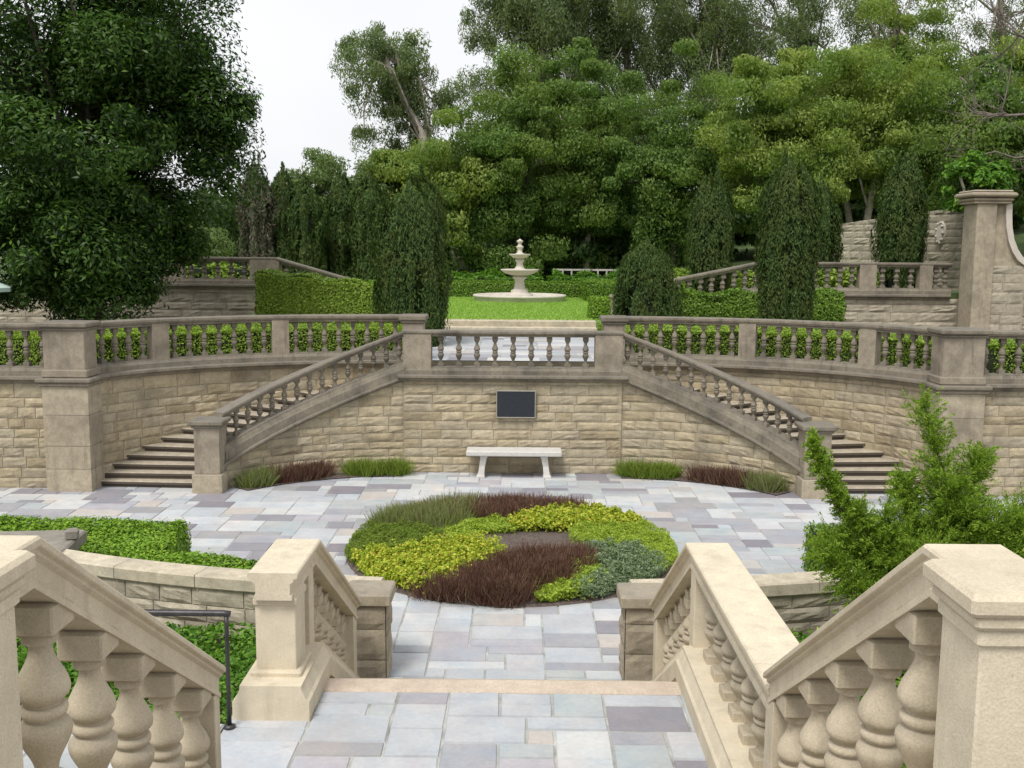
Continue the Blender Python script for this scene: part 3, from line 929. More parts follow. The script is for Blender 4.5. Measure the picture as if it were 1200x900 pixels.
for sx in (1, -1):
    sd_ = SIDE[sx]
    # outer curved retaining wall
    W = OUT[sx]
    o = thing('retaining_wall', f'tall curved sandstone wall rising behind the {sd_} flight of the double stair', 'wall', (W.at(0)[0], W.at(0)[1], 0), 'curved terrace walls')
    masonry(o, 'masonry', W, sx, -.02, 1.68, random.Random(11+sx))
    mb = MB(); mb.sweep(cornice_profile(.50), [(x, y, 1.675) for x, y in off(W, -.11, sx, 40)]); mb.build('cornice', M['trim'], o)
    # balustrade on it
    B = Path(off(W, -.13, sx, 60))
    xs = [B.at(s)[0]*sx for s in np.linspace(0, B.len, 400)]
    gp = []
    for xp in (-6.0, -4.2):
        k = int(np.argmin([abs(x-xp) for x in xs])); s = B.len*k/399
        gp.append((s-.15, s+.15))
    balustrade(f'curved stone balustrade along the terrace edge above the {sd_} curved wall', B, 1.795, .82, .26, .12, .14, .26, BAL_OUT, None, None,
               'terrace edge balustrades', .0, B.len-.2, gp, (), TRIM2, False, .22)
    # end post beside the opening to the upper path
    o = thing('stone_post', f'square end post with flat cap on the {sd_} of the opening to the upper path', 'post', (sx*-1.83, 18.62, 1.78), 'end posts of the terrace balustrades')
    mb = MB(); mb.box((sx*-1.82, 18.62, 2.13), (.38, .38, .70), 0, 0, .008); mb.box((sx*-1.82, 18.62, 1.84), (.44, .44, .13), 0, 0, .015); sh = mb.build('shaft', M['post'], o)
    mb = MB(); mb.box((sx*-1.82, 18.62, 2.505), (.44, .44, .05), 0, 0, .012); mb.box((sx*-1.82, 18.62, 2.575), (.50, .50, .10), 0, 0, .02); mb.build('cap', M['trim'], sh)
    # big corner pier
    px = sx*-6.91
    o = thing('pier', f'broad corner pier of smooth blocks closing the {sd_} curved wall', 'pier', (px, 15.86, 0), 'corner piers of the terrace')
    sh = ashlar_pier(o, 'shaft', px, 15.87, .71, .52, -.02, 1.66, random.Random(3+sx))
    mb = MB(); mb.box((px, 15.87, 1.69), (.79, .60, .06), 0, 0, .015); mb.box((px, 15.87, 1.755), (.86, .67, .075), 0, 0, .02); mb.build('cornice', M['trim'], sh)
    mb = MB(); mb.box((px, 15.87, 2.16), (.64, .46, .74), 0, 0, .01); mb.box((px, 15.87, 1.855), (.71, .53, .13), 0, 0, .02); sh = mb.build('upper_block', M['post'], o)
    mb = MB(); mb.box((px, 15.87, 2.545), (.70, .52, .05), 0, 0, .015); mb.box((px, 15.87, 2.61), (.78, .60, .08), 0, 0, .02); mb.build('cap', M['trim'], sh)
    # straight run beyond the pier
    S = Path([(-24, 15.86), (-7.24, 15.86)]) if sx == 1 else Path([(7.24, 15.86), (24, 15.86)])
    o = thing('retaining_wall', f'straight sandstone wall beyond the {sd_} corner pier', 'wall', (sx*-7.4, 16, 0), 'straight terrace walls')
    masonry(o, 'masonry', S, 1, -.02, 1.68, random.Random(21+sx), (S.len-5 if sx == 1 else 0), (S.len if sx == 1 else 5))
    mb = MB(); mb.sweep(cornice_profile(.50), [(sx*-24, 15.99, 1.675), (sx*-7.30, 15.99, 1.675)]); mb.build('cornice', M['trim'], o)
    SB = Path([(-13, 15.95), (-7.24, 15.95)]) if sx == 1 else Path([(7.24, 15.95), (13, 15.95)])
    balustrade(f'straight balustrade on the wall beyond the {sd_} corner pier', SB, 1.795, .82, .26, .12, .14, .26, BAL_OUT, None, None, 'terrace edge balustrades',
               0, SB.len, [(2.6, 2.9)], (), TRIM2, False, .22)

    # inner curved wall carrying the stair rail
    I = INN[sx]; Li = I.len
    zb = lambda s, Li=Li: .36+(1.63-.36)*s/Li
    o = thing('stair_wall', f'curved sandstone wall under the {sd_} sloping stair rail', 'wall', (I.at(0)[0], I.at(0)[1], 0), 'inner walls of the double stair')
    masonry(o, 'masonry', I, sx, -.02, zb, random.Random(31+sx), .1, None, (.125, .18), (.24, .6), .019, .28)
    mb = MB(); mb.sweep(cornice_profile(.44, .09), [(q[0], q[1], zb(Li*i/50)-.05) for i, q in enumerate(off(I, -.11, sx, 50))]); mb.build('string_moulding', M['trim'], o)
    IB = Path(off(I, -.12, sx, 60))
    zb2 = lambda s, Lb=IB.len: .40+(1.66-.40)*s/Lb
    balustrade(f'sloping balustrade of the {sd_} flight, rising from its newel to the balcony', IB, zb2, .77, .24, .10, .25, .225, BAL_STAIR, None, None,
               'sloping balustrades of the double stair', .12, IB.len, (), (), TRIM2, False, .2, (0, 0), plw=.34)
    nxp = sx*-4.74; nyp = 15.80
    o = thing('newel_post', f'square newel post with flat cap at the foot of the {sd_} curved flight', 'post', (nxp, nyp, 0), 'newels of the double stair')
    sh = ashlar_pier(o, 'shaft', nxp, nyp, .40, .40, .30, 1.03, random.Random(41+sx), (.36, .74), 'post')
    mb = MB(); mb.box((nxp, nyp, .14), (.47, .47, .32), 0, 0, .012); mb.build('base', M['pier'], o)
    mb = MB(); mb.box((nxp, nyp, 1.05), (.46, .46, .05), 0, 0, .012); mb.box((nxp, nyp, 1.11), (.54, .54, .08), 0, 0, .018); mb.build('cap', M['trim'], sh)
    # the flight itself
    o = thing('staircase', f'curved flight of broad stone steps climbing on the {sd_} to the balcony', 'staircase', (sx*-5.7, 15.8, 0), 'curved flights of the double stair')
    NS = 15
    Lo = OUT[sx].len
    def ip(t): 
        q = INN[sx].at(t*Li); tt = INN[sx].tan(t*Li); return np.array([q[0]-tt[1]*.15*sx, q[1]+tt[0]*.15*sx])
    def op(t):
        t = t**1.35; q = OUT[sx].at(t*Lo); tt = OUT[sx].tan(t*Lo); return np.array([q[0]+tt[1]*.0*sx, q[1]-tt[0]*.0*sx])
    for k in range(NS):
        t0, t1 = k/NS, min(1, (k+1.35)/NS)
        zt = .103*(k+1)
        mb = MB()
        for (dt, z0, z1, mi) in ((.0, zt-.13 if k else -.02, zt-.05, 0), (-.008, zt-.05, zt, 0)):
            K = 4; vs = []
            for i in range(K+1):
                t = max(0, t0+dt)+(t1-max(0, t0+dt))*i/K
                a, b = ip(t), op(t)
                if dt < 0 and k == 0 and i == 0: a = a+np.array([0, -.04]); b = b+np.array([0, -.04])
                if dt == 0 and k == 0 and i == 0: pass
                c_ = .012 if (i == 0 and dt < 0) else 0
                vs += [(a[0], a[1], z0), (b[0], b[1], z0), (b[0], b[1], z1-c_), (a[0], a[1], z1-c_)]
            if dt < 0:      # rounded front edge: lower the first row and add a second just behind
                f0 = [Vector(v) for v in vs[0:4]]; f1 = [Vector(v) for v in vs[4:8]]
                ins = []
                for q0, q1 in zip(f0, f1):
                    d = (q1-q0); d.z = 0; d.normalize(); ins.append(tuple(q0+d*.018))
                ins[2] = (ins[2][0], ins[2][1], z1); ins[3] = (ins[3][0], ins[3][1], z1)
                vs = vs[:4]+ins+vs[4:]; K += 1
            fs = []
            for i in range(K):
                for j in range(4): fs.append((i*4+j, i*4+(j+1) % 4, i*4+4+(j+1) % 4, i*4+4+j))
            fs += [(0, 1, 2, 3), (K*4+3, K*4+2, K*4+1, K*4)]
            mb.add(vs, fs, 0)
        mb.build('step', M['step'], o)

# central wall and balcony
CW = Path([(-1.86, 17.26), (1.86, 17.26)])
o = thing('balcony_wall', 'flat rock-faced sandstone wall under the balcony, behind the white bench', 'wall', (0, 17.26, 0))
masonry(o, 'masonry', CW, 1, -.02, 1.60, random.Random(5), 0, None, (.13, .18), (.28, .8), .021, .3)
mb = MB(); mb.sweep(cornice_profile(.50, .11), [(-1.95, 17.38, 1.585), (1.95, 17.38, 1.585)]); mb.build('cornice', M['trim'], o)
BB = Path([(-1.86, 17.40), (1.86, 17.40)])
balustrade('straight balustrade with nine bays across the front of the balcony, over the dark plaque', BB, 1.69, .75, .28, .10, .13, .30, BAL_BALC, None, None, None,
           0, BB.len, [(0, .47), (3.25, 3.72)], (), TRIM2, False, .25)

# plaque
o = thing('wall_plaque', 'dark slate plaque with a thin pale rim on the balcony wall above the bench', 'plaque', (.05, 17.2, 1.2))
mb = MB(); mb.box((.055, 17.205, 1.205), (.64, .05, .44), 0, 0, .006); mb.build('panel', M['plaque'], o)
mb = MB()
for (cx, cz, sx_, sz_) in ((.055, 1.432, .668, .014), (.055, .978, .668, .014), (-.272, 1.205, .014, .44), (.382, 1.205, .014, .44)):
    mb.box((cx, 17.20, cz), (sx_, .056, sz_), 0, 0, .003)
mb.build('frame', M['plaque_rim'], o)

# bench
o = thing('stone_bench', 'white marble bench with a flat slab seat standing against the balcony wall', 'bench', (.03, 17.0, 0))
mb = MB(); mb.box((.03, 16.98, .425), (1.60, .42, .085), 0, 0, .014); mb.build('seat', M['bench'], o)
for s in (-1, 1):
    mb = MB(); vs = []
    for z, x, wx, wy in ((0, .56, .14, .34), (.03, .56, .14, .34), (.06, .55, .10, .30), (.20, .535, .095, .25), (.34, .51, .11, .30), (.384, .50, .13, .34)):
        cx = .03+s*x
        vs += [(cx-wx/2, 16.98-wy/2, z), (cx+wx/2, 16.98-wy/2, z), (cx+wx/2, 16.98+wy/2, z), (cx-wx/2, 16.98+wy/2, z)]
    fs = [(3, 2, 1, 0)]
    for i in range(5):
        for j in range(4): fs.append((i*4+j, i*4+(j+1) % 4, i*4+4+(j+1) % 4, i*4+4+j))
    fs.append((20, 21, 22, 23)); mb.add(vs, fs); mb.build('leg', M['bench'], o)

# ================================================================== NEAR STAIR
BAL_NEAR = baluster_mesh('stair_baluster', .66, .078, M['nearbal'], 32, 1.88, .03)
BAL_LAND = baluster_mesh('landing_baluster', .49, .074, M['nearbal'], 28, 1.66, .02)
BAL_LOW = baluster_mesh('lower_baluster', .49, .072, M['nearbal'], 24, 1.66, .06)
NB = ('near', 'nearbal')

# nosing strip and steps of the lower flight
o = thing('staircase', 'lower flight going down from the landing behind its pinkish edge strip', 'staircase', (0, 6.3, 0))
for k in range(7):
    mb = MB(); z1 = 1.0-k/7*1.0; y0 = 6.22 if k == 0 else 6.41+(k-1)*.33; y1 = 6.41+k*.33
    mb.box((0, (y0+y1)/2+.01, (z1-.3)/2+.003), (2.34, y1-y0, z1+.3), 0, 0, .012)
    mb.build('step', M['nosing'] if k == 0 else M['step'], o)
o = thing('staircase', 'upper flight coming down to the landing from the viewpoint', 'staircase', (0, 2.5, 1))
for k in range(6):
    mb = MB(); z1 = 2.12-(k+1)*.16; y0 = 2.45+k*.29; y1 = y0+.31
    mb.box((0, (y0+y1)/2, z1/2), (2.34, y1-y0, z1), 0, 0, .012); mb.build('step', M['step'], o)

def base_wall(o, path, z, depth, w, a, b):
    mb = MB(); mb.sweep([(-w/2, -depth), (-w/2, .003), (w/2, .003), (w/2, -depth)], path.pts(z, a, b)); mb.build('base_wall', M['near'], o)

XR = 1.365
# upper flight rails: path runs away from the camera
XU, RT, TU = 1.305, .148, 1.07
for sx in (1, -1):
    xx = -sx*XU
    def zu(y): return 3.02-TU if y < 2.70 else 3.02-TU-(y-2.70)*.645
    lbl = 'foreground balustrade of fat balusters sloping down on the ' + ('left beside the side path' if sx == 1 else 'right to the level landing rail')
    o = thing('balustrade', lbl, 'balustrade', (xx, 4.3, 1.0), 'balustrades of the upper flight')
    pts = [(xx, 2.42, zu(2.42)), (xx, 2.70, zu(2.70)), (xx, 4.36, zu(4.36))]
    mb = MB(); mb.sweep(rail_profile(.215, RT), [(x, y, z+TU-RT) for x, y, z in pts]); mb.build('rail', M['near'], o)
    mb = MB(); mb.sweep(plinth_profile(.30, .295), pts); mb.build('plinth', M['near'], o)
    mb = MB(); mb.sweep([(-.12, -1.2), (-.12, .003), (.12, .003), (.12, -1.2)], pts); mb.build('base_wall', M['near'], o)
    for k in range(5):
        y = 2.885+k*.325
        link('baluster', BAL_NEAR, o, (xx, y, zu(y)+.290))
    mb = MB(); zz = zu(4.31)
    mb.box((xx, 4.315, zz+.50), (.155, .075, .86), 0, 0, .005); mb.build('post', M['near'], o)
    # newel at the top
    nx2 = -sx*1.345
    o = thing('newel_post', 'large square newel with a broad flat cap at the picture\'s ' + ('left edge, mostly cut off' if sx == 1 else 'lower right corner'), 'post', (nx2, 2.38, 2.0), 'newels at the top of the upper flight')
    mb = MB(); no = nx2-sx*.10
    mb = MB(); mb.box((no, 2.38, 2.35), (.55, .22, 1.20), 0, 0, .008); sh = mb.build('shaft', M['near'], o)
    mb = MB(); mb.box((no, 2.38, 2.922), (.57, .24, .05), 0, 0, .01); mb.box((no, 2.38, 2.962), (.595, .265, .04), 0, 0, .012); mb.box((no, 2.385, 3.005), (.63, .30, .055), 0, 0, .012); mb.build('cap', M['near'], sh)

# right landing balustrade, level and then down with the lower flight
def slope(y): return 0 if y < 6.64 else -(y-6.64)*.60
o = thing('balustrade', 'balustrade level along the right side of the landing, then sloping down toward the flower bed', 'balustrade', (XR, 6.3, 1.0))
pr_ = [(XR, 4.36), (XR, 6.64), (XR, 8.36)]
mb = MB()
for seg in ([4.36, 4.62], [4.625, 6.64, 6.70], [6.705, 8.36]): mb.sweep(rail_profile(.29, .17), [(XR, y, 1.875-.17+slope(y)) for y in seg])
mb.build('rail', M['near'], o)
pl_ = [(XR, 4.36), (XR, 6.50), (XR, 8.36)]
zp = lambda y: 0.99+(slope(y+.14))
mb = MB(); mb.sweep(plinth_profile(.42, .225), [(x, y, zp(y)) for x, y in pl_]); mb.build('plinth', M['near'], o)
mb = MB(); mb.sweep([(-.19, -.9), (-.19, .003), (.19, .003), (.19, -.9)], [(x, y, zp(y)) for x, y in pl_]); mb.build('base_wall', M['near'], o)
for k in range(7): link('baluster', BAL_LAND, o, (XR, 4.66+k*.265, 1.215))
for k in range(6): link('baluster', BAL_LOW, o, (XR, 6.86+k*.232, zp(6.86+k*.232)+.215))
for y, wd in ((4.46, .15), (6.54, .15), (8.27, .16)):
    zb_ = zp(y)+.15 if y < 8 else -.02
    zt_ = 1.875-.09+slope(y+.06)
    mb = MB(); mb.box((XR, y, (zb_+zt_)/2), (.21, wd, zt_-zb_), 0, 0, .006); mb.build('post', M['near'], o)

# left lower balustrade with its newel on the landing
o = thing('balustrade', 'short balustrade left of the landing, sloping down from its cream newel toward the flower bed', 'balustrade', (-XR, 6.4, 1.0))
pr_ = [(-XR, 5.91), (-XR, 6.64), (-XR, 8.36)]
mb = MB(); mb.sweep(rail_profile(.30, .17), [(x, y, 1.875-.17+slope(y)) for x, y in pr_]); mb.build('rail', M['near'], o)
pl_ = [(-XR, 5.80), (-XR, 6.50), (-XR, 8.36)]
mb = MB(); mb.sweep(plinth_profile(.46, .225), [(x, y, zp(y)) for x, y in pl_]); mb.build('plinth', M['near'], o)
mb = MB(); mb.sweep([(-.19, -.9), (-.19, .003), (.19, .003), (.19, -.9)], [(x, y+.02, zp(y)) for x, y in pl_]); mb.build('base_wall', M['near'], o)
nw = MB(); nw.box((-XR, 6.10, 1.465), (.245, .27, .53), 0, 0, .006); nw.box((-XR, 6.10, 1.225), (.31, .34, .05), 0, 0, .012); nw.box((-XR, 6.10, 1.679), (.265, .30, .05), 0, 0, .01); nw.build('newel', M['near'], o)
for y, wd in ((6.53, .15), (8.27, .16)):
    zb_ = zp(y)+.15 if y < 8 else -.02
    zt_ = 1.875-.09+slope(y+.06)
    mb = MB(); mb.box((-XR, y, (zb_+zt_)/2), (.21, wd, zt_-zb_), 0, 0, .006); mb.build('post', M['near'], o)
link('baluster', BAL_LAND, o, (-XR, 6.345, 1.215))
for k in range(6): link('baluster', BAL_LOW, o, (-XR, 6.86+k*.232, zp(6.86+k*.232)+.215))

# rough pillars and the low curved garden walls
for sx in (1, -1):
    sd_ = SIDE[sx]
    cx = -sx*1.215
    o = thing('pillar', f'short rough stone pillar with flat cap ending the {sd_} low wall at the foot of the steps', 'pillar', (cx, 8.8, 0), 'pillars at the foot of the near steps')
    PL = Path([(cx-.17, 8.64), (cx+.17, 8.64), (cx+.17, 8.98), (cx-.17, 8.98), (cx-.17, 8.64)])
    mb = MB(); mb.box((cx, 8.81, .34), (.30, .30, .70)); mb.build('core', M['mortar'], o)
    for (p, q) in (((cx-.165, 8.645), (cx+.165, 8.645)), ((cx+.165, 8.645), (cx+.165, 8.975)), ((cx-.165, 8.975), (cx-.165, 8.645)), ((cx+.165, 8.975), (cx-.165, 8.975))):
        masonry(o, 'masonry', Path([p, q]), 1, -.02, .70, random.Random(int(p[0]*100+p[1]*10+50)), 0, None, (.2, .34), (.4, .5), .02, .05, [M['pier'], M['mortar']])
    mb = MB(); mb.box((cx, 8.81, .754), (.42, .42, .11), 0, 0, .014); mb.build('cap', M['pier'], o)
    mb = MB()
    LW = Path([(sx*x, y) for x, y in reversed(E2)])
    # travel is from the pillar outward; the outer face looks back to the landing
    o = thing('garden_wall', f'low curved garden wall with pale coping on the {sd_}, beside the near steps', 'wall', (sx*-1.5, 8.95, 0), 'low garden walls')
    masonry(o, 'masonry', LW, -sx, .05, .66, random.Random(71+sx), 0, 3.5, (.13, .2), (.28, .6), .022, .2, [M['wall_far'], M['mortar']])
    mb = MB()
    n_ = 4
    for i in range(n_):
        a, b = i*.875+.003, (i+1)*.875-.003
        pts = [(q[0]-0, q[1], .66) for q in off(LW, -.10, -sx, 6, a, b)]
        mb.sweep([(-.135, .002), (-.145, .015), (-.145, .115), (-.13, .13), (.13, .13), (.145, .115), (.145, .015), (.135, .002)], pts)
    mb.build('coping', M['coping'], o)
    ex, ey = LW.at(3.9); ey += .2
    ashlar_pier(o, 'end_pier', ex, ey, .74, .74, .2, .66, random.Random(61+sx), (.2, .3), 'wall_far')
    mb = MB(); mb.box((ex, ey, .735), (.92, .92, .145), .12*sx, 0, .02); mb.build('pier_cap', M['coping_dark'], o)

o = thing('stone_block', 'small rough square stone standing on the coping of the left garden wall', 'stone', (-4.50, 10.25, .8))
mb = MB(); mb.box((-4.50, 10.25, .86), (.13, .12, .11), .3, 0, .018); mb.build('block', M['coping_dark'], o)

# iron handrail by the side path
o = thing('handrail', 'thin dark iron handrail with one post beside the side path', 'handrail', (-1.6, 5.70, 1.0))
mb = MB(); mb.tube([(-1.585, 5.70, .99), (-1.585, 5.70, 1.30), (-1.585, 5.70, 1.60), (-1.585, 5.70, 1.69)], [.014, .013, .013, .013], 10); mb.lathe([(.0, 0), (.035, 0), (.035, .012), (.02, .02)], (-1.585, 5.70, 1.002), 12); mb.build('post', M['iron'], o)
mb = MB(); mb.tube([(-1.562, 5.70, 1.695), (-1.60, 5.70, 1.70), (-2.6, 5.70, 1.70), (-4.2, 5.70, 1.70)], [.019, .019, .019, .019], 10); mb.build('rail', M['iron'], o)
mb = MB(); mb.tube([(-4.0, 5.70, .99), (-4.0, 5.70, 1.69)], [.016, .016], 10); mb.build('post', M['iron'], o)

# ================================================================== FOUNTAIN
FX, FY = .10, 35.6
o = thing('fountain', 'white two-tiered stone fountain on a low round plinth in the middle of the lawn', 'fountain', (FX, FY, 2.06))
mb = MB(); mb.lathe([(1.55, 0), (1.58, .02), (1.58, .13), (1.62, .15), (1.62, .21), (1.5, .22), (1.42, .20), (1.40, .12), (0.01, .12)], (FX, FY, 2.06), 40); mb.build('basin', M['white_stone'], o)
mb = MB(); mb.lathe([(.46, .1), (.46, .22), (.36, .26), (.30, .30), (.30, .36), (.20, .42), (.17, .55), (.15, .66), (.17, .72), (.24, .78), (.24, .82), (.15, .86), (.20, .92)], (FX, FY, 2.06), 24); mb.build('pedestal', M['white_stone'], o)
mb = MB(); mb.lathe([(.12, .86), (.28, .88), (.50, .94), (.60, 1.0), (.65, 1.04), (.66, 1.08), (.60, 1.09), (.52, 1.04), (.2, 1.0), (.01, 1.0)], (FX, FY, 2.06), 32); mb.build('bowl', M['white_stone'], o)
mb = MB(); mb.lathe([(.26, 1.0), (.26, 1.07), (.17, 1.12), (.12, 1.2), (.11, 1.3), (.15, 1.37), (.18, 1.40), (.12, 1.43), (.12, 1.5)], (FX, FY, 2.06), 24); mb.build('stem', M['white_stone'], o)
mb = MB(); mb.lathe([(.10, 1.44), (.22, 1.47), (.30, 1.53), (.36, 1.57), (.37, 1.61), (.30, 1.61), (.01, 1.56)], (FX, FY, 2.06), 28); mb.build('upper_bowl', M['white_stone'], o)
mb = MB(); mb.lathe([(.15, 1.56), (.15, 1.62), (.09, 1.66), (.075, 1.76), (.12, 1.82), (.13, 1.86), (.07, 1.9), (.06, 1.97), (.11, 2.02), (.11, 2.06), (.04, 2.10), (.005, 2.13)], (FX, FY, 2.06), 20); mb.build('finial', M['white_stone'], o)

# low fence and stone post by the lawn
o = thing('low_fence', 'low pale fence with thin posts beyond the hedge on the right of the fountain', 'fence', (2.7, 42, 2.3))
mb = MB(); mb.box((2.75, 42, 3.02), (2.6, .08, .07)); mb.box((2.75, 42, 2.6), (2.6, .06, .06)); mb.build('rail', M['paintwood'], o)
for k in range(8):
    mb = MB(); mb.box((1.5+k*.357, 41.98, 2.65), (.06, .06, .80)); mb.build('picket', M['paintwood'], o)
o = thing('stone_post', 'slim stone post at the corner of the lawn beside the round shrub', 'post', (2.36, 24.2, 1.8))
mb = MB(); mb.box((2.36, 24.2, 2.25), (.20, .20, .92), 0, 0, .01); mb.build('shaft', M['pier'], o)
mb = MB(); mb.box((2.36, 24.2, 2.74), (.27, .27, .07), 0, 0, .015); mb.build('cap', M['pier'], o)

# ================================================================== UPPER SIDE TERRACES
BAL_UP = baluster_mesh('upper_baluster', .50, .075, M['trim'], 12, 1.8, .06)
UL = Path([(-17, 27.6), (-6.55, 27.6)])
o = thing('retaining_wall', 'distant sandstone wall of the left upper terrace, partly under the big dark tree', 'wall', (-8, 27.6, 1.8), 'walls of the upper terraces')
masonry(o, 'masonry', UL, 1, 1.7, 2.72, random.Random(51), 0, None, (.2, .26), (.5, 1.1), .03, .4, [M['wall_far'], M['mortar']], True, .6)
mb = MB(); mb.sweep(cornice_profile(.6, .14), [(-17, 27.75, 2.70), (-6.45, 27.75, 2.70)]); mb.build('cornice', M['trim'], o)
ULB = Path([(-9.7, 27.75), (-6.45, 27.75)])
balustrade('distant balustrade of the left upper terrace with a broad end post', ULB, 2.84, .72, .30, .12, .14, .33, BAL_UP, None, None, 'balustrades of the upper terraces',
           0, ULB.len, [(0, .75), (2.55, 3.25)], (), TRIM2, False, .28)
SL = Path([(-6.45, 27.75), (-2.6, 27.3)])
zsl = lambda s: 2.84-s*.27
balustrade('sloping rail going down toward the lawn from the left upper terrace', SL, zsl, .72, .28, .12, .14, .33, BAL_UP, None, None, 'sloping rails of the upper terraces',
           0, SL.len, [(0.0, .1)], (), TRIM2, False, .24)
UR = Path([(7.3, 27.6), (11.9, 27.6)])
o = thing('retaining_wall', 'distant sandstone wall of the right upper terrace left of the tall scroll pier', 'wall', (10, 27.6, 1.8), 'walls of the upper terraces')
masonry(o, 'masonry', UR, 1, 1.7, 2.58, random.Random(52), 0, None, (.2, .26), (.5, 1.1), .03, .4, [M['wall_far'], M['mortar']], True, .6)
mb = MB(); mb.sweep(cornice_profile(.6, .14), [(7.2, 27.75, 2.56), (11.6, 27.75, 2.56)]); mb.build('cornice', M['trim'], o)
URB = Path([(6.55, 27.75), (11.66, 27.75)])
balustrade('distant balustrade of the right upper terrace ending at the tall scroll pier', URB, 2.70, .84, .30, .12, .16, .33, BAL_UP, None, None, 'balustrades of the upper terraces',
           0, URB.len, [(2.65, 3.1), (4.25, 4.6)], (), TRIM2, False, .28)
SR = Path([(3.2, 27.0), (6.6, 27.75)])
zsr = lambda s: 2.05+s*.19
balustrade('sloping rail going down toward the lawn from the right upper terrace', SR, zsr, .84, .28, .12, .16, .33, BAL_UP, None, None, 'sloping rails of the upper terraces',
           0, SR.len, (), (), TRIM2, False, .24)

# tall pier with the scroll
o = thing('scroll_pier', 'tall stone pier with moulded cap and a concave scroll sweeping down its right side', 'pier', (11.9, 26.7, 1.8))
mb = MB(); mb.box((11.92, 26.75, 3.42), (.50, .80, 3.3), 0, 0, .012); mb.build('shaft', M['pier'], o)
mb = MB(); mb.box((12.03, 26.75, 5.08), (.94, .92, .06), 0, 0, .015); mb.box((12.03, 26.75, 5.155), (1.02, 1.0, .09), 0, 0, .03); mb.box((12.03, 26.75, 5.27), (1.16, 1.14, .12), 0, 0, .04); mb.box((12.03, 26.75, 5.36), (1.0, 1.0, .06), 0, 0, .03); mb.build('cap', M['pier'], o)
arc = [(12.18, 5.05), (12.52, 5.05), (12.53, 4.75), (12.56, 4.45), (12.63, 4.15), (12.74, 3.9), (12.88, 3.7), (13.05, 3.58)]
prof = [(12.18, 1.7)]+arc+[(13.05, 1.7)]
def slab_xz(mb, prof, y0, y1):
    k = len(prof)
    vs = [(x, y0, z) for x, z in prof]+[(x, y1, z) for x, z in prof]
    mb.add(vs, [tuple(range(k)), tuple(range(2*k-1, k-1, -1))]+[(i, i+k, (i+1) % k+k, (i+1) % k) for i in range(k)])
mb = MB(); slab_xz(mb, prof, 26.50, 27.0); mb.build('scroll', M['pier'], o)
mb = MB()
mb.sweep([(-.27, -.035), (-.27, .035), (.27, .035), (.27, -.035)], [(x, 26.75, z) for x, z in [(12.58, 4.99)]+[(x+.015, z) for x, z in arc[2:]]+[(13.4, 3.56)]]) if False else None
rim = arc[1:]+[(13.12, 3.56)]
k = len(rim)
for y0, y1 in ((26.40, 27.05),):
    vs = []
    for i, (x, z) in enumerate(rim):
        a = rim[max(0, i-1)]; b = rim[min(k-1, i+1)]
        tx, tz = b[0]-a[0], b[1]-a[1]; l_ = math.hypot(tx, tz); nx_, nz_ = -tz/l_, tx/l_
        for (yy, dd) in ((y0, 0.05), (y1, 0.05), (y1, -.10), (y0, -.10)):
            vs.append((x+nx_*dd, yy, z+nz_*dd))
    mb.add(vs, [(i*4+j, i*4+(j+1) % 4, i*4+4+(j+1) % 4, i*4+4+j) for i in range(k-1) for j in range(4)]+[(0, 1, 2, 3), tuple((k-1)*4+j for j in (3, 2, 1, 0))])
mb.build('scroll_rim', M['white_stone'], o)
RW = Path([(13.05, 26.62), (22, 26.62)])
o = thing('retaining_wall', 'stone wall right of the tall scroll pier at the edge of the picture', 'wall', (14, 26.6, 1.8), 'walls of the upper terraces')
masonry(o, 'masonry', RW, 1, 1.7, 3.55, random.Random(53), 0, 4, (.2, .3), (.4, .9), .03, .4, [M['wall_far'], M['mortar']], True, .6)
RF = Path([(12.14, 26.46), (13.05, 26.46)])
masonry(o, 'facing', RF, 1, 1.7, 3.5, random.Random(54), 0, None, (.22, .3), (.3, .6), .02, .03, [M['wall_far'], M['mortar']], True, .6)
BW = Path([(10.2, 35.0), (12.7, 29.4)])
o = thing('back_wall', 'high pale stone wall behind the right balustrade, carrying an oval relief', 'wall', (11.5, 32, 2.7))
masonry(o, 'masonry', BW, 1, 2.6, lambda s: 4.66+.075*s, random.Random(55), 0, None, (.2, .28), (.35, .8), .03, .4, [M['wall_far'], M['mortar']], True, .6)
q = BW.at(5.3); t = BW.tan(5.3); ang = math.atan2(t[1], t[0])
mb = MB()
nn = np.array([t[1], -t[0]])
for (a_, b_, d0, d1) in ((.17, .34, .02, .09), (.12, .27, .09, .12)):
    vs = []
    for dd, sc_ in ((d0, 1.0), (d1, .92)):
        for j in range(20):
            th = 2*PI*j/20
            u = a_*sc_*math.cos(th); vv = b_*sc_*math.sin(th)
            vs.append((q[0]+t[0]*u+nn[0]*dd, q[1]+t[1]*u+nn[1]*dd, 4.38+vv))
    mb.add(vs, [(j, (j+1) % 20, 20+(j+1) % 20, 20+j) for j in range(20)]+[tuple(range(20, 40))])
for k in range(9):
    th = 2*PI*k/9
    u, vv = .13*math.cos(th), .29*math.sin(th)
    mb.lathe([(.0, -.04), (.035, -.02), (.045, 0), (.03, .03), (.0, .045)], (q[0]+t[0]*u+nn[0]*.11, q[1]+t[1]*u+nn[1]*.11, 4.38+vv), 8, 0, True, False)
mb.build('oval_relief', M['white_stone'], o)

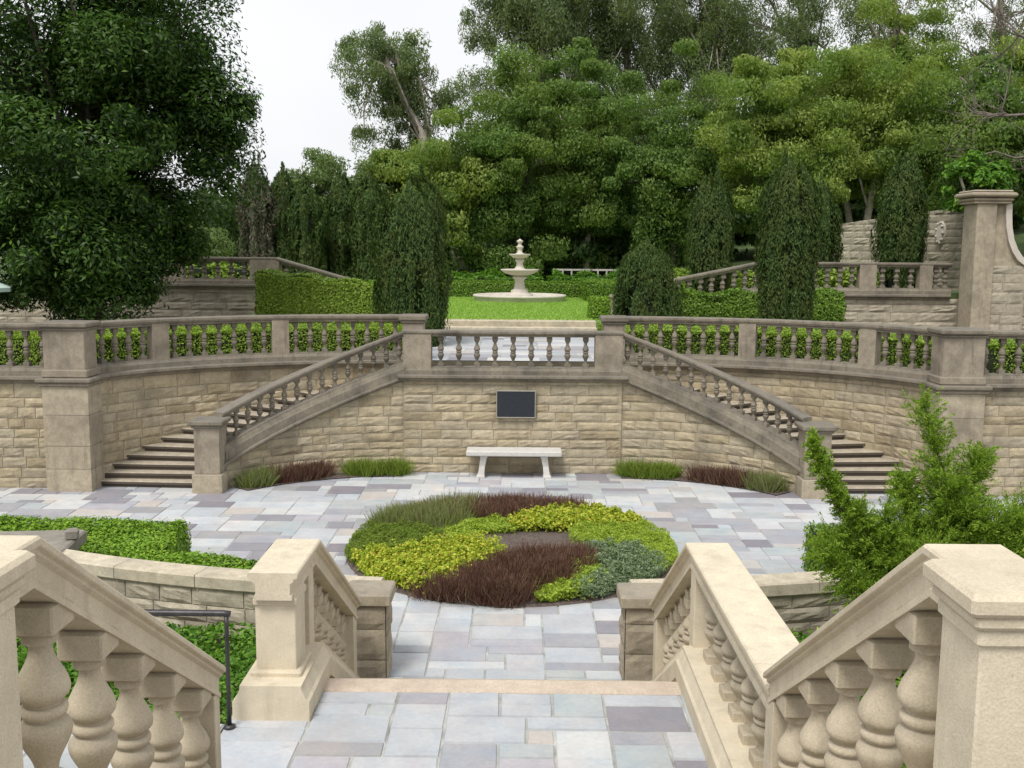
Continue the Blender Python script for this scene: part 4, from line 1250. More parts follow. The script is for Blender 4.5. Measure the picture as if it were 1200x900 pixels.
# pale parasol corner at the left edge
o = thing('parasol', 'corner of a pale green parasol showing at the left edge under the tree', 'parasol', (-11.3, 20, 1.8))
mb = MB(); k = 8; vs = [(-11.3, 20, 3.62)]
for j in range(k):
    a = 2*PI*(j)/k; vs.append((-11.3+1.45*math.cos(a), 20+1.45*math.sin(a), 3.0))
for j in range(k):
    a = 2*PI*(j)/k; vs.append((-11.3+1.45*math.cos(a), 20+1.45*math.sin(a), 2.92))
mb.add(vs, [(0, 1+j, 1+(j+1) % k) for j in range(k)]+[(1+j, 9+j, 9+(j+1) % k, 1+(j+1) % k) for j in range(k)]); mb.build('canopy', M['canvas'], o)
mb = MB(); mb.tube([(-11.3, 20, 1.7), (-11.3, 20, 3.6)], [.03, .03], 8); mb.build('pole', M['iron'], o)

# ================================================================== FLOWER BED
BX, BY, BR = .03, 12.66, 2.12
mb = MB(); prof = [(0.01, .11), (.8, .10), (1.5, .075), (1.95, .045), (2.06, .02), (2.10, -.01)]
mb.lathe(list(reversed(prof)), (BX, BY, 0), 48, 0, True, False)
tag(mb.build('flower_bed_soil', M['soil']), kind='structure')
POLY = {
 'A': [(-1.79, 14.26), (-1.28, 14.88), (-.51, 15.04), (-.62, 14.39), (-.54, 13.79), (-.88, 13.15), (-1.47, 13.36), (-1.95, 13.58)],
 'B': [(-2.3, 13.5), (-1.46, 13.32), (-.86, 12.9), (-.89, 12.31), (-1.52, 12.16), (-1.83, 12.02), (-2.3, 11.65), (-2.3, 12.61)],
 'C': [(-2.2, 11.4), (-1.83, 12.02), (-1.33, 12.16), (-.79, 12.45), (-.41, 12.59), (-.02, 12.01), (-.3, 11.52), (-.69, 11.01), (-1.28, 10.7), (-1.9, 10.7)],
 'D': [(-.68, 14.3), (-.23, 14.8), (.49, 14.9), (1.26, 14.73), (1.14, 14.42), (.35, 14.04), (-.04, 13.6), (-.54, 13.74)],
 'E': [(-.88, 13.15), (-.54, 13.70), (-.04, 13.60), (.08, 13.1), (-.43, 13.06), (-.73, 12.79), (-.85, 12.5), (-.4, 12.55), (-.65, 12.95)],
 'F': [(-.03, 13.41), (.39, 13.99), (1.18, 14.4), (2.3, 14.6), (2.11, 13.72), (1.41, 13.46), (.86, 13.26), (.13, 13.14)],
 'G': [(.86, 13.24), (1.41, 13.46), (2.3, 13.7), (2.3, 12.89), (2.2, 12.2), (1.85, 11.65), (1.5, 12.39), (.98, 12.5), (.76, 12.77)],
 'I': [(-.02, 11.68), (.36, 11.9), (.93, 12.1), (.97, 11.86), (.69, 11.33), (.33, 10.94), (.03, 10.6), (-.38, 10.55), (-1.15, 10.5), (-1.21, 10.75), (-.68, 10.95), (-.29, 11.47)],
 'J': [(.97, 12.43), (1.51, 12.43), (1.85, 11.75), (2.0, 11.4), (1.6, 10.81), (1.04, 10.55), (.66, 10.5), (.78, 10.75), (1.12, 11.45)],
 'K': [(.3, 10.86), (.69, 11.3), (1.0, 11.86), (1.12, 11.45), (.78, 10.78), (.62, 10.5), (.29, 10.5)],
}
def bed_z(x, y):
    r = np.hypot(x-BX, y-BY)
    return np.interp(r, [0, .8, 1.5, 1.95, 2.1, 2.3], [.11, .10, .075, .045, .02, -.01])
def bed_points(poly, n, rng, margin=0):
    p = np.array(poly); lo, hi = p.min(0), p.max(0); out = []
    tot = 0
    while tot < n:
        q = rng.uniform(lo, hi, (n*2, 2))
        j = q + rng.normal(0, .07, q.shape)
        ok = in_poly(j, poly) & (np.hypot(q[:, 0]-BX, q[:, 1]-BY) < BR-.01-.05*np.abs(np.sin(7*np.arctan2(q[:, 0]-BX, q[:, 1]-BY))))
        out.append(q[ok]); tot += ok.sum()
        if len(out) > 60: break
    q = np.vstack(out)[:n]
    return np.column_stack([q, bed_z(q[:, 0], q[:, 1])])
def height_field(P, rng, lo, hi, sc=3.0):
    ph = rng.uniform(0, 6.28, 6)
    f = (np.sin(P[:, 0]*sc*2.1+ph[0])*np.sin(P[:, 1]*sc*1.9+ph[1])+np.sin(P[:, 0]*sc*5+ph[2])*np.sin(P[:, 1]*sc*4.3+ph[3])*.7)
    return lo+(hi-lo)*np.clip(.5+.35*f, 0, 1)
def leafy_patch(name, label, poly, n, h0, h1, L, mat, seed, asp=.55, sc=3.0, pts=None):
    rng = np.random.default_rng(seed)
    P = bed_points(poly, n, rng) if pts is None else pts(n, rng)
    H = height_field(P, rng, h0, h1, sc)
    u = rng.uniform(0, 1, n)**.45
    C = P.copy(); C[:, 2] += H*u
    V = leaves(C, np.tile([0, 0, 1.], (n, 1)), rng, L, asp, .7)
    return tag(link(name, quads_mesh(name, V, M[mat])), label, 'plants', 'planting drifts in the round bed' if pts is None else None, 'stuff')
def blade_patch(name, label, poly, n, h, w_, mat, seed, lean=.35, clump=0, pts=None, group='planting drifts in the round bed'):
    rng = np.random.default_rng(seed)
    if clump:
        K = max(3, n//clump)
        c = bed_points(poly, K, rng) if pts is None else pts(K, rng)
        idx = rng.integers(0, len(c), n)
        o_ = rng.normal(0, .055, (n, 2))
        C = c[idx]; C[:, :2] += o_
        D = np.column_stack([o_*5.5, np.zeros(n)])
        sc_ = rng.uniform(.75, 1.2, len(c))[idx]
        V = blades(C, rng, h*sc_, w_, lean*.5, D)
    else:
        C = bed_points(poly, n, rng) if pts is None else pts(n, rng)
        V = blades(C, rng, np.full(n, h), w_, lean)
    return tag(link(name, quads_mesh(name, V, M[mat])), label, 'plants', group, 'stuff')
blade_patch('lavender_drift', 'feathery grey-olive drift with purplish tips at the back left of the round bed', POLY['A'], 15000, .24, .012, 'p_lav', 1, .6, 60)
leafy_patch('olive_ground_cover', 'fine olive green ground cover on the left of the round bed', POLY['B'], 34000, .05, .19, .032, 'p_olive', 2, .3, 6)
leafy_patch('yellow_flower_drift', 'yellow flower heads massed at the front left of the round bed', POLY['C'], 20000, .05, .24, .040, 'p_yel', 3, .75, 7)
blade_patch('maroon_grass_drift', 'strip of dark maroon grass at the back of the round bed', POLY['D'], 13000, .22, .012, 'p_red', 4, .55, 70)
leafy_patch('lime_ground_cover', 'narrow lime green band behind the bare soil of the round bed', POLY['E'], 10000, .04, .15, .034, 'p_lime', 5, .6, 4)
leafy_patch('yellow_flower_drift', 'yellow flower heads massed at the back right of the round bed', POLY['F'], 21000, .05, .23, .040, 'p_yel', 6, .75, 7)
leafy_patch('lime_ground_cover', 'smooth lime green carpet on the right of the round bed', POLY['G'], 30000, .07, .17, .03, 'p_lime', 7, .4, 5)
blade_patch('maroon_grass_drift', 'large dark maroon grass mass sweeping across the front of the round bed', POLY['I'], 24000, .21, .012, 'p_red', 8, .55, 75)
leafy_patch('silver_ground_cover', 'silver green cushions at the front right of the round bed', POLY['J'], 24000, .05, .22, .036, 'p_grey', 9, .35, 6)
leafy_patch('lime_ground_cover', 'lime green strip between the maroon grass and the silver cushions', POLY['K'], 8000, .05, .17, .04, 'p_lime', 10, .6, 4)

rng = np.random.default_rng(12)
for nm, lb, pk, mt, n in (('maroon_grass_drift', 'loose maroon wisps scattered through the lavender drift', 'A', 'p_red', 700), ('yellow_flower_drift', 'few yellow flower heads straying into the olive ground cover', 'B', 'p_yel', 0)):
    if n: blade_patch(nm, lb, POLY[pk], n, .27, .012, mt, 13, .6, 25)

# ================================================================== PLANTS AT THE STAIR WALLS
for sx in (1, -1):
    sd_ = SIDE[sx]; I = INN[sx]
    A = off(I, .04, sx, 20, .25); B = off(I, .42, sx, 20, .25)
    poly = A+list(reversed(B))
    sheet('planting_strip', poly, .014, 'soil')
    def strip_pts(s0, s1, w0=.08, w1=.34):
        def f(n, rng):
            s = rng.uniform(s0, s1, n); d = rng.uniform(w0, w1, n)
            out = []
            for a, b in zip(s, d):
                q = I.at(a); t = I.tan(a); out.append((q[0]+t[1]*b*sx, q[1]-t[0]*b*sx, .015))
            return np.array(out)
        return f
    Li = I.len
    blade_patch('strip_plants', f'tuft of olive grass beside the {sd_} newel of the double stair', None, 1600, .26, .013, 'p_lav', 20+sx, .4, 90, strip_pts(.35, .85), 'planting at the foot of the stair walls')
    blade_patch('strip_plants', f'dark maroon grass at the foot of the {sd_} curved stair wall', None, 2600, .24, .013, 'p_red', 23+sx, .4, 90, strip_pts(.95, 1.95), 'planting at the foot of the stair walls')
    blade_patch('strip_plants', f'green grassy tufts at the {sd_} end of the balcony wall', None, 2600, .25, .016, 'p_olive', 26+sx, .7, 60, strip_pts(2.35, Li-.02, .06, .34), 'planting at the foot of the stair walls')

# ================================================================== HEDGES AND GROUND COVER
for sx in (1, -1):
    sd_ = SIDE[sx]
    strip_hedge(f'low bright clipped hedge behind the curved balustrade on the {sd_}', off(OUT[sx], -.75, sx, 22, .1), off(OUT[sx], -2.3, sx, 22, .1), 1.78, 2.29, 90000, .04, 'f_hedge3', 30+sx, 'low hedges behind the terrace balustrades', side=.35)
    X = [(sx*-13, 16.6), (sx*-7.6, 16.6)]; Y = [(sx*-13, 18.2), (sx*-7.6, 18.2)]
    strip_hedge(f'low bright clipped hedge behind the straight balustrade on the far {sd_}', X, Y, 1.78, 2.29, 50000, .04, 'f_hedge3', 33+sx, 'low hedges behind the terrace balustrades', side=.35)
# lower hedges inside the garden walls
strip_hedge('thick bright green hedge with a square end inside the left garden wall', [(-7.5, 12.25), (-3.93, 12.05)], [(-7.2, 10.9), (-3.75, 10.72)], 0, .5, 42000, .045, 'f_hedge', 36, None, .65, .025)
strip_hedge('small bright green hedge end under the juniper on the right', [(3.62, 12.1), (7.2, 12.2)], [(3.5, 10.6), (7.2, 10.9)], 0, .52, 26000, .045, 'f_hedge2', 37, None, .65, .025)
strip_hedge('narrow low hedge running along the left garden wall toward the cream newel', [(-4.1, 10.72), (-2.45, 10.35)], [(-4.1, 9.85), (-2.45, 9.65)], 0, .56, 20000, .042, 'f_hedge', 38, None, .65, .03)
def rect_pts(x0, x1, y0, y1, z):
    return lambda n, rng: np.column_stack([rng.uniform(x0, x1, n), rng.uniform(y0, y1, n), np.full(n, z)])
def cover_left(n, rng):
    P = np.column_stack([rng.uniform(-6, -1.62, n*2), rng.uniform(5.82, 9.0, n*2)])
    y = 13-4.12*np.sqrt(np.clip(1-(P[:, 0]/7.4)**2, 0, 1))-.06
    P = P[P[:, 1] < y][:n]
    return np.column_stack([P, np.full(len(P), .235)])
def cover_right(n, rng):
    P = cover_left(n, rng); P[:, 0] *= -1; return P
def cover(label, fn, n, seed, mat='f_cover', h0=.04, h1=.20, L=.06):
    rng = np.random.default_rng(seed)
    P = fn(n, rng); H = height_field(P, rng, h0, h1, 1.6); C = P.copy(); C[:, 2] += H*rng.uniform(0, 1, len(P))**.4
    V = leaves(C, np.tile([0, 0, 1.], (len(P), 1)), rng, L, .6, .65)
    tag(link('ground_cover', quads_mesh('ground_cover', V, M[mat])), label, 'plants', None, 'stuff')
cover('bright green leafy ground cover between the side path and the left garden wall', cover_left, 36000, 40)
cover('green leafy ground cover outside the right landing balustrade', cover_right, 22000, 41, 'f_cover', .05, .25)
# sloped and upper hedges
strip_hedge('bright rounded hedge below the sloping rail of the left upper terrace', [(-6.15, 25.6), (-3.1, 25.0)], [(-6.15, 24.4), (-3.1, 23.9)], 1.78, lambda x, y: 3.20-(x+6.15)*.09+.03*math.sin(x*6), 60000, .06, 'f_hedge3', 42, None, .65, .025)
strip_hedge('leafy hedge below the right upper terrace, behind the right column cypress', [(3.75, 24.3), (8.1, 25.4)], [(3.75, 25.2), (8.1, 26.4)], 1.78, lambda x, y: 2.80+.03*math.sin(x*5), 40000, .07, 'f_hedge2', 43, None, .65, .05)
strip_hedge('flat clipped hedge closing the lawn behind the fountain', [(-5.5, 37.8), (2.4, 37.8)], [(-5.5, 38.8), (2.4, 38.8)], 2.06, 2.60, 36000, .065, 'f_hedge2', 44, 'clipped hedges around the lawn')
strip_hedge('clipped hedge block stepping forward on the right of the fountain', [(2.4, 35.2), (4.2, 35.2)], [(2.4, 38.8), (4.2, 38.8)], 2.06, 2.66, 30000, .065, 'f_hedge2', 45, 'clipped hedges around the lawn')
strip_hedge('small square hedge block at the right front corner of the lawn', [(1.95, 26.0), (2.4, 26.0)], [(1.95, 27.2), (2.4, 27.2)], 1.9, 2.58, 7000, .05, 'f_hedge', 46, 'clipped hedges around the lawn')
strip_hedge('bright low hedge beside the lawn steps on the right', [(1.98, 22.6), (2.6, 22.6)], [(1.98, 24.0), (2.6, 24.0)], 1.8, 2.12, 4000, .06, 'f_hedge3', 47, 'low hedges beside the lawn steps')
strip_hedge('bright low hedge beside the lawn steps on the left', [(-2.7, 22.6), (-2.0, 22.6)], [(-2.7, 24.2), (-2.0, 24.2)], 1.8, 2.12, 4000, .06, 'f_hedge3', 48, 'low hedges beside the lawn steps')
strip_hedge('bright planting above the sloping rail on the right of the lawn', [(3.8, 29.5), (7.3, 29.5)], [(3.8, 31.2), (7.3, 31.2)], 2.0, lambda x, y: 3.05+.12*(x-3.8)*.3, 9000, .12, 'f_hedge3', 49, None, .6, .1)
strip_hedge('bright leafy border behind the clipped hedge left of the fountain', [(-3.2, 40.2), (1.0, 40.2)], [(-3.2, 41.4), (1.0, 41.4)], 2.0, lambda x, y: 2.78+.08*math.sin(x*4), 10000, .13, 'f_cover', 50, 'leafy borders behind the lawn', .45, .15)
strip_hedge('bright leafy border in front of the low fence', [(1.4, 40.2), (4.2, 40.2)], [(1.4, 41.2), (4.2, 41.2)], 2.0, lambda x, y: 2.76+.05*math.sin(x*5), 8000, .13, 'f_cover', 51, 'leafy borders behind the lawn', .45, .12)
strip_hedge('yellow green foliage behind the distant left balustrade', [(-10, 28.8), (-6.9, 28.8)], [(-10, 30), (-6.9, 30)], 2.74, lambda x, y: 3.25+.1*math.sin(x*5), 6000, .11, 'f_hedge3', 52, 'foliage behind the distant balustrades', .6, .1)
strip_hedge('yellow green foliage behind the distant right balustrade', [(7.5, 28.6), (10.0, 28.6)], [(7.5, 29.4), (10.0, 29.4)], 2.72, lambda x, y: 3.3+.08*math.sin(x*6), 5000, .11, 'f_hedge3', 53, 'foliage behind the distant balustrades', .6, .1)

# ================================================================== CYPRESSES AND SHRUBS
def cypress(label, base, h, rad, n, L, mat, seed, shape, group='columnar cypresses', wob=.12, name='cypress', cat='tree'):
    rng = np.random.default_rng(seed)
    o = thing(name, label, cat, base, group)
    V = column_mesh(rng, base, h, rad, n, L, mat, shape, wob, asp=.26)
    link('foliage', quads_mesh('foliage', V-np.array(base), M[mat]), o, base)
    mb = MB()
    mb.lathe([(max(.02, rad*.55*shape(i/12)), h*.84*i/12) for i in range(13)], base, 14, 0, True); mb.build('inner_branches', M['core2'], o)
    mb = MB(); mb.tube([(base[0], base[1], base[2]-.1), (base[0], base[1], base[2]+h*.25)], [.09, .07], 8); mb.build('trunk', M['bark'], o)
    return o
colshape = lambda f: (.82+.18*math.sin(min(1, f*2)*PI/2))*(1 if f < .84 else max(.40, 1-((f-.84)/.16)**2*.6))
cypress('broad dark columnar cypress left of the path, between balcony and fountain', (-2.17, 21.6, 1.78), 3.5, .80, 60000, .10, 'f_conifer', 1, colshape)
cypress('tall dark columnar cypress in front of the right upper terrace rail', (5.87, 22.2, 1.78), 3.95, .60, 60000, .10, 'f_conifer', 2, lambda f: (.85+.15*math.sin(min(1, f*2)*PI/2))*(1 if f < .78 else max(.35, 1-((f-.78)/.22)**2*.65)))
cypress('ragged dark cypress behind the right balustrade, before the stone back wall', (10.95, 29.5, 2.72), 3.65, .70, 34000, .13, 'f_conifer', 3, lambda f: (.7+.3*math.sin(f*PI))*(1 if f < .75 else 1-(f-.75)*1.4), wob=.3)
cypress('slim dark cypress just right of the tall right cypress', (8.45, 29.0, 2.72), 3.0, .55, 24000, .12, 'f_conifer', 4, lambda f: (.8+.2*math.sin(f*PI))*(1 if f < .6 else 1-(f-.6)*1.3), wob=.22)
cypress('rounded greyish shrub right of the path, behind the end post', (2.85, 22.3, 1.78), 2.2, .74, 36000, .085, 'f_conifer', 5, lambda f: .95*math.sqrt(max(.02, 1-(max(0, f-.35)/.65)**2)), None, .18, 'shrub', 'shrub')
cypress('slim dark cypress behind the tall right cypress, on its left', (5.3, 28.3, 2.0), 3.9, .6, 24000, .12, 'f_conifer', 6, lambda f: (.8+.2*math.sin(f*PI))*(1 if f < .75 else 1-(f-.75)*1.5), wob=.25)

# juniper on the right
rng = np.random.default_rng(77)
JB = (3.45, 8.0, .34)
o = thing('juniper', 'fresh green spreading juniper rising beyond the foreground rail on the right', 'shrub', JB)
br = [((3.5, 8.1, 1.2), (3.36, 8.2, 2.62), .26), ((3.6, 8.1, 1.3), (3.78, 8.1, 2.22), .26), ((3.3, 8.0, 1.3), (3.2, 8.1, 2.0), .24), ((3.0, 7.9, 1.5), (2.40, 7.9, 2.34), .11), ((3.2, 7.9, 1.1), (2.72, 7.9, 1.80), .26),
      ((3.2, 7.8, .9), (2.5, 7.8, 1.5), .24), ((3.3, 7.9, 1.1), (2.55, 8.0, 1.55), .26), ((3.4, 7.9, 1.1), (2.95, 7.9, 1.55), .30), ((3.5, 8.0, 1.2), (3.55, 7.9, 2.0), .36), ((3.8, 8.0, 1.2), (3.75, 7.9, 1.75), .40), ((4.1, 8.0, 1.1), (4.15, 7.9, 1.7), .42), ((4.5, 8.0, 1.0), (4.5, 7.9, 1.6), .42), ((3.5, 7.9, .6), (3.3, 7.7, 1.55), .40), ((3.6, 7.9, .7), (3.0, 7.9, 1.75), .30),
      ((3.7, 7.9, .8), (4.0, 7.9, 1.75), .36), ((3.8, 8.0, 1.0), (4.35, 8.2, 1.85), .32), ((4.0, 8.0, .9), (4.7, 8.0, 1.75), .42), ((4.4, 8.2, 1.2), (5.1, 8.3, 2.05), .34), ((3.6, 7.7, .6), (3.9, 7.6, 1.3), .42), ((4.2, 7.8, .7), (4.9, 7.7, 1.3), .42), ((4.8, 8.2, 1.0), (5.6, 8.3, 1.6), .40)]
Cs, Ns, Ds = [], [], []
mb = MB()
for (a_, e, r) in br:
    a_, e = np.array(a_), np.array(e)
    root = np.array(JB)+np.array([rng.uniform(-.15, .15), rng.uniform(-.1, .1), 0])
    bend = (e-a_)*.5+a_+np.array([rng.normal(0, .06), rng.normal(0, .06), -.10])
    mb.tube([root, a_, bend, e], [.035, .024, .015, .005], 6)
    ax = unit(e-a_)
    for k in range(230):                                 # arching side sprays, longest low on the plume
        f = rng.uniform(0, 1.0)**.9
        c = a_*(1-f)**2+2*bend*f*(1-f)+e*f*f
        q = rng.normal(0, 1, 3); q -= ax*q.dot(ax)*.7; q = unit(q)
        ln = r*rng.uniform(.35, 1.15)*(1.2-.62*f)+.05
        dirn = unit(q*.8+ax*.65)
        side = unit(np.cross(dirn, rng.normal(0, 1, 3)))
        n_ = 58
        u = rng.uniform(0, 1, (n_, 1)); v = rng.uniform(-1, 1, (n_, 1))
        sag = np.array([0, 0, -.25*ln])
        Cs.append(c+dirn*ln*u+sag*u*u*(1 if dirn[2] < .5 else .1)+side*v*(.045*(1.15-u))+rng.normal(0, .007, (n_, 3)))
        Ns.append(np.tile(np.cross(side, dirn), (n_, 1))); Ds.append(dirn*1.2+side*v*1.0)
mb.build('branches', M['bark'], o)
Cs, Ns, Ds = np.vstack(Cs), np.vstack(Ns), np.vstack(Ds)
V = leaves(Cs, Ns+np.array([0, 0, .35]), rng, .030, .30, .5, Ds, .35)
link('foliage', quads_mesh('foliage', V-np.array(JB), M['f_juniper']), o, JB)
o = thing('shrub', 'sprigs of green foliage showing between the right foreground balusters', 'shrub', (2.0, 5.2, .34))
P, d = clump_centres(rng, (1.95, 5.0, 1.35), (.35, .8, .55), 26)
V = clump_leaves(rng, P, d, 130, .16, .05, .3)
link('foliage', quads_mesh('foliage', V-np.array((2.0, 5.2, .34)), M['f_juniper']), o, (2.0, 5.2, .34))
mb = MB()
for k in range(8): mb.tube([(2.0, 5.2, .3), P[k]*.5+np.array([1.0, 2.6, .2]), P[k]], [.02, .012, .004], 6)
mb.build('branches', M['bark'], o)

# ================================================================== TREES
G1 = 'trees on the hillside behind the lawn'
# the big dark tree on the left
tree('big_tree', 'huge dark glossy-leaved tree filling the upper left corner', 'tree', (-9.1, 22, 1.78), (-9.6, 22, 7.2), (3.75, 3.4, 4.2), 200, 760, .70, .132, .36, 'f_big', 'bark', .22, (-9.3, 22, 7.5), 3, 0, 44, .10, 2.6, None, .8, (.2, .1),
     extra=[((-7.7, 21.6, 8.8), (1.6, 2, 2.2), 40), ((-9.6, 21.8, 4.0), (2.7, 2.2, 1.7), 85), ((-8.9, 22.4, 3.8), (1.15, 1.4, 1.4), 30), ((-7.0, 22.2, 6.6), (1.5, 1.6, 1.2), 22)], start=.1)
# leaning gum against the sky
tree('leaning_gum', 'leaning gum tree with pale bare trunk and loose crown against the white sky', 'tree', (-2.6, 50, 2.4), (-6.0, 50, 11.6), (2.6, 2.0, 3.5), 92, 300, .70, .21, .28, 'f_euc', 'palebark', .34, (-6.4, 49.2, 13.2), 11, .5, 22, .3, 2.0, G1, .8, (.2, 0),
     extra=[((-4.6, 50.6, 8.4), (1.5, 1.2, 1.8), 22), ((-3.3, 50.6, 10.6), (.9, 1.0, 1.3), 8)], start=.5)
gums = [
 ('tall_gum', 'towering gum with drooping grey-green foliage right of the leaning gum', .35, 54, 16.0, 3.8, 7.0, 110, 240, 21, 2.6),
 ('tall_gum', 'towering gum in the middle of the wood straight above the fountain', 5.0, 57, 16.0, 4.6, 7.5, 150, 240, 22, 3),
 ('tall_gum', 'towering gum right of centre rising behind the dark round-headed trees', 9.8, 56, 15.5, 4.4, 7.5, 130, 220, 23, 3.2),
 ('thin_gum', 'open gum with sky showing through, above the yellow green trees', 15.0, 58, 16.5, 4.4, 6.5, 66, 130, 24, 4.5),
 ('thin_gum', 'very thin gum with bare branches right of the open gum', 20.0, 58, 16.5, 4.2, 6.0, 58, 110, 25, 5.2),
 ('thin_gum', 'thin gum high in the upper right corner of the picture', 25.0, 56, 16.5, 4.4, 6.0, 60, 120, 26, 6),
]
for (nm, lb, x, y, cz, rx, rz, nc, per, sd, zb) in gums:
    thin = nm == 'thin_gum'
    tree(nm, lb, 'tree', (x+.4, y, zb), (x, y, cz), (rx, rx*.8, rz), int(nc*1.5), int(per*1.7), .95 if not thin else .8, .21, .26, 'f_euc', 'palebark', .30, (x, y, cz+rz*.6), sd, .6, 26, .3, 2.0, G1, .9, (.5, .2), start=.3)
broad = [
 ('broad_tree', 'bright edged broad tree under the leaning gum, behind the left column cypress', -3.6, 44.5, 2.2, 5.9, 2.6, 3.5, 80, 'f_yellow', 31),
 ('broad_tree', 'dark green broad tree directly left of the fountain', -.4, 45, 2.2, 7.4, 2.6, 4.4, 95, 'f_broad', 32),
 ('broad_tree', 'tall dark green broad tree directly right of the fountain', 2.8, 46.5, 2.2, 7.9, 2.8, 4.6, 105, 'f_broad', 33),
 ('broad_tree', 'dense mid green broad tree behind the rounded shrub', 6.4, 44.5, 2.4, 7.1, 2.8, 4.2, 100, 'f_broad', 34),
 ('broad_tree', 'yellow green tree spreading over the tall right cypress', 10.4, 42, 2.6, 7.4, 2.9, 3.3, 95, 'f_yellow', 35),
 ('broad_tree', 'large yellow green tree behind the ragged cypress', 13.6, 44, 3.4, 9.0, 3.2, 3.4, 100, 'f_yellow', 36),
 ('broad_tree', 'fresh green tree right of the large yellow green one', 16.4, 43, 4.0, 8.2, 2.6, 3.4, 70, 'f_yellow', 37),
 ('broad_tree', 'dark green tree over the tall scroll pier', 17.6, 40, 4.0, 8.0, 2.6, 2.9, 90, 'f_broad', 38),
 ('broad_tree', 'high yellow green tree behind, its crown against the sky near the thin gums', 17.6, 50, 4.5, 12.6, 3.0, 3.0, 55, 'f_yellow', 40),
 ('broad_tree', 'yellow green tree cut by the right edge of the picture', 21.4, 41, 4.5, 8.8, 2.8, 3.6, 80, 'f_yellow', 39),
]
for (nm, lb, x, y, zb, cz, rx, rz, nc, mt, sd) in broad:
    tree(nm, lb, 'tree', (x+.2, y, zb), (x, y, cz), (rx, rx*.85, rz), int(nc*1.25), 560, .80, .165, .46, mt, 'bark' if sd % 3 else 'palebark', .17, None, sd, .12, 22, .26, 2.6, G1, .58, (.3, .2))
tree('leafy_bush', 'bright leafy bush topping the tall scroll pier', 'shrub', (12.9, 28.6, 2.74), (12.6, 28.4, 5.75), (.85, .7, .75), 34, 130, .3, .16, .5, 'f_cover', 'bark', .06, None, 60, 0, 10, .2, 2.4, None)
# left middle distance
lm = [
 ('bare_conifer', 'thin brownish half-bare conifer beside the big dark tree', -10.6, 42, 2.2, 5.0, .72, 'f_brown', 41, 16000),
 ('conifer', 'dark upright conifer next to the brownish one', -9.55, 42.5, 2.2, 4.8, .62, 'f_conifer', 42, 24000),
 ('conifer', 'third conifer from the brownish one in the left row, with a ragged tip', -8.45, 41.5, 2.2, 4.3, .60, 'f_conifer', 46, 24000),
 ('conifer', 'fourth conifer from the brownish one in the left row', -7.3, 43, 2.2, 4.7, .66, 'f_conifer', 45, 24000),
 ('conifer', 'dark conifer just left of the broad cypress', -6.0, 42, 2.2, 4.4, .70, 'f_conifer', 44, 24000),
]
for (nm, lb, x, y, zb, h, rad, mt, sd, n) in lm:
    cypress(lb, (x, y, zb), h, rad, n, .19, mt, sd, lambda f, sd=sd: (.8+.2*math.sin(f*PI)+.10*math.sin(f*17+sd))*(1 if f < .72 else max(.34, 1-((f-.72)/.28)**2*.8)), 'trees beyond the left terrace', .40, nm)
for (lb, x, y, cz, rx, rz, sd, mt) in (('soft grey-green tree between the dark upright conifer and the rounder tree', -8.7, 45.5, 5.9, 1.5, 2.4, 51, 'f_grey'), ('rounder soft grey-green tree left of the broad cypress', -6.4, 45.5, 5.7, 1.7, 2.5, 52, 'f_grey'),
        ('light green bush between the big dark tree and the brownish conifer', -11.9, 38, 3.7, 1.1, .9, 53, 'f_grey'), ('pale green tree far behind, at the foot of the leaning gum', -5.2, 50, 5.8, 1.8, 2.8, 54, 'f_grey')):
    tree('tree' if sd != 53 else 'bush', lb, 'tree' if sd != 53 else 'bush', (x, y, 2.0), (x, y, cz), (rx, rx, rz), 80, 360, .55, .15, .42, mt, 'bark', .10, None, sd, .1, 10, .2, 2.6, 'trees beyond the left terrace')
# bare branch tree, upper right
rng = np.random.default_rng(91)
o = thing('bare_tree', 'bare twisting branches reaching in at the upper right corner', 'tree', (15.5, 28.5, 2.74))
mb = MB(); mb.tube([(15.5, 28.5, 2.7), (15.3, 28.4, 5.0), (15.0, 28.2, 7.5), (14.2, 28, 9.4)], [.16, .13, .10, .07], 8); mb.build('trunk', M['twig'], o)
mb = MB()
def twig(p, d, l, r, dep):
    pts = [np.array(p)]; dd = np.array(d, float)
    for k in range(4):
        dd = unit(dd+rng.normal(0, .22, 3)+np.array([0, 0, .06])); pts.append(pts[-1]+dd*l/4)
    mb.tube(pts, [r, r*.85, r*.7, r*.55, r*.35], 5)
    if dep:
        for k in range(4):
            i = rng.integers(1, 5); twig(pts[i], unit(dd+rng.normal(0, .7, 3)), l*.6, r*.45, dep-1)
for (p, d, l) in (((15.0, 28.2, 7.5), (-1, 0, .25), 2.6), ((14.6, 28.1, 8.6), (-1, -.2, .8), 2.4), ((15.2, 28.3, 6.6), (-.9, .2, .05), 2.2), ((14.2, 28, 9.4), (-.5, 0, 1), 2.0), ((15.1, 28.3, 7.0), (.8, .2, .6), 2.2)):
    twig(p, d, l, .055, 3)
mb.build('branches', M['twig'], o)
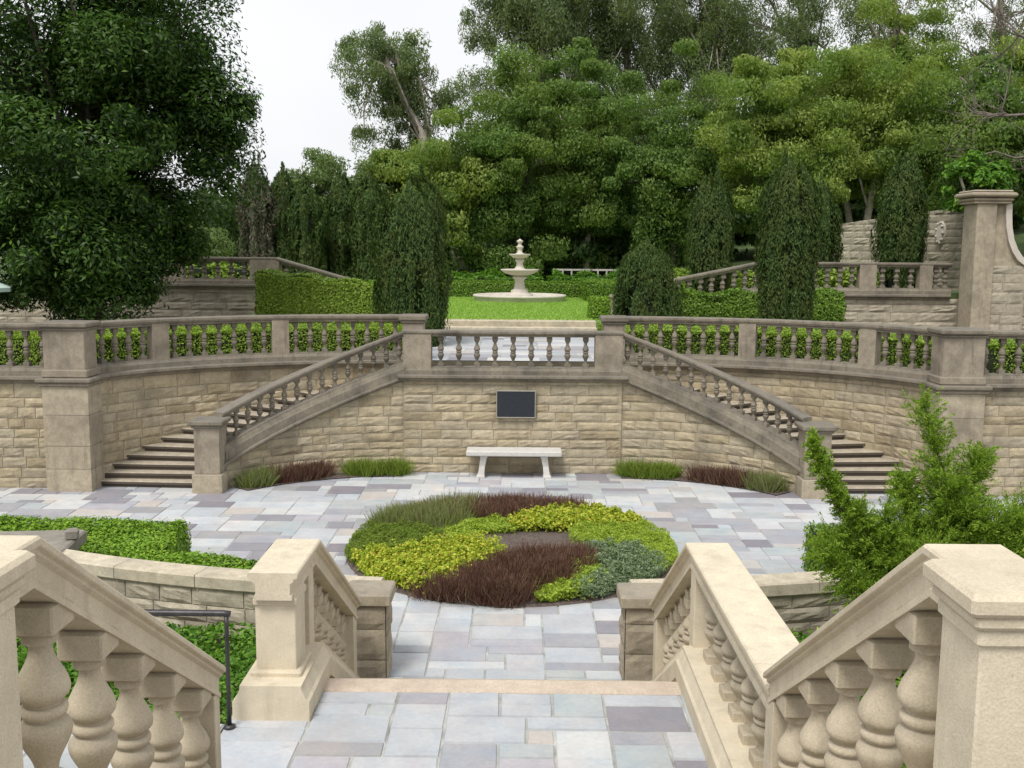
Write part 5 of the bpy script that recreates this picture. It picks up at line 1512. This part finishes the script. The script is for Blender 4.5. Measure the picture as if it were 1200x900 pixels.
# pale bare trunks in the shade behind the right wall
for i, (x, y, z0, z1, lb) in enumerate(((14.4, 42.6, 3.2, 9.0, 'pale bare trunk standing behind the ragged cypress'), (16.9, 38.8, 3.5, 8.4, 'pale slanting trunk left of the scroll pier'))):
    o = thing('dead_tree', lb, 'tree', (x, y, z0), 'pale trunks under the trees')
    mb = MB(); mb.tube([(x, y, z0-.3), (x-.1, y, z0+(z1-z0)*.3), (x+.15, y, z0+(z1-z0)*.65), (x-.1, y, z1)], [.20, .16, .13, .07], 8)
    mb.tube([(x+.1, y, z0+(z1-z0)*.5), (x+.5, y+.1, z0+(z1-z0)*.7), (x+.7, y, z1)], [.09, .07, .04], 7); mb.build('trunk', M['palebark'], o)
    mb = MB(); mb.tube([(x-.05, y, z0+(z1-z0)*.4), (x-.5, y-.1, z0+(z1-z0)*.62), (x-.6, y, z0+(z1-z0)*.85)], [.07, .05, .02], 6); mb.build('branch', M['palebark'], o)
# deep wood behind
rng = np.random.default_rng(99)
Ps, Ds_ = [], []
for k in range(34):
    x = rng.uniform(-3, 42); y = rng.uniform(60, 80); 
    P, d = clump_centres(rng, (x, y, rng.uniform(5.5, 9.5)+max(0, x)*.10), (3.6, 3, rng.uniform(4.0, 5.5)), 34)
    Ps.append(P); Ds_.append(d)
for k in range(16):
    x = rng.uniform(0, 24); y = rng.uniform(47, 54)
    P, d = clump_centres(rng, (x, y, 4.2+max(0, x)*.12), (2.6, 2, 2.4), 24)
    Ps.append(P); Ds_.append(d)
for k in range(10):
    x = rng.uniform(-34, -9); y = rng.uniform(55, 70)
    P, d = clump_centres(rng, (x, y, 4.5), (3.4, 3, 2.6), 24)
    Ps.append(P); Ds_.append(d)
for k in range(12):
    x = rng.uniform(-13, 0); y = rng.uniform(50, 55)
    P, d = clump_centres(rng, (x, y, 3.6), (2.2, 2, 1.7), 22)
    Ps.append(P); Ds_.append(d)
P, d = np.vstack(Ps), np.vstack(Ds_)
V = clump_leaves(rng, P, d, 190, 1.1, .32, .5, .7, .2)
tag(link('woods', quads_mesh('woods', V, M['f_dark'])), 'deep shadowy wood closing the view behind the nearer trees', 'woods', None, 'stuff')
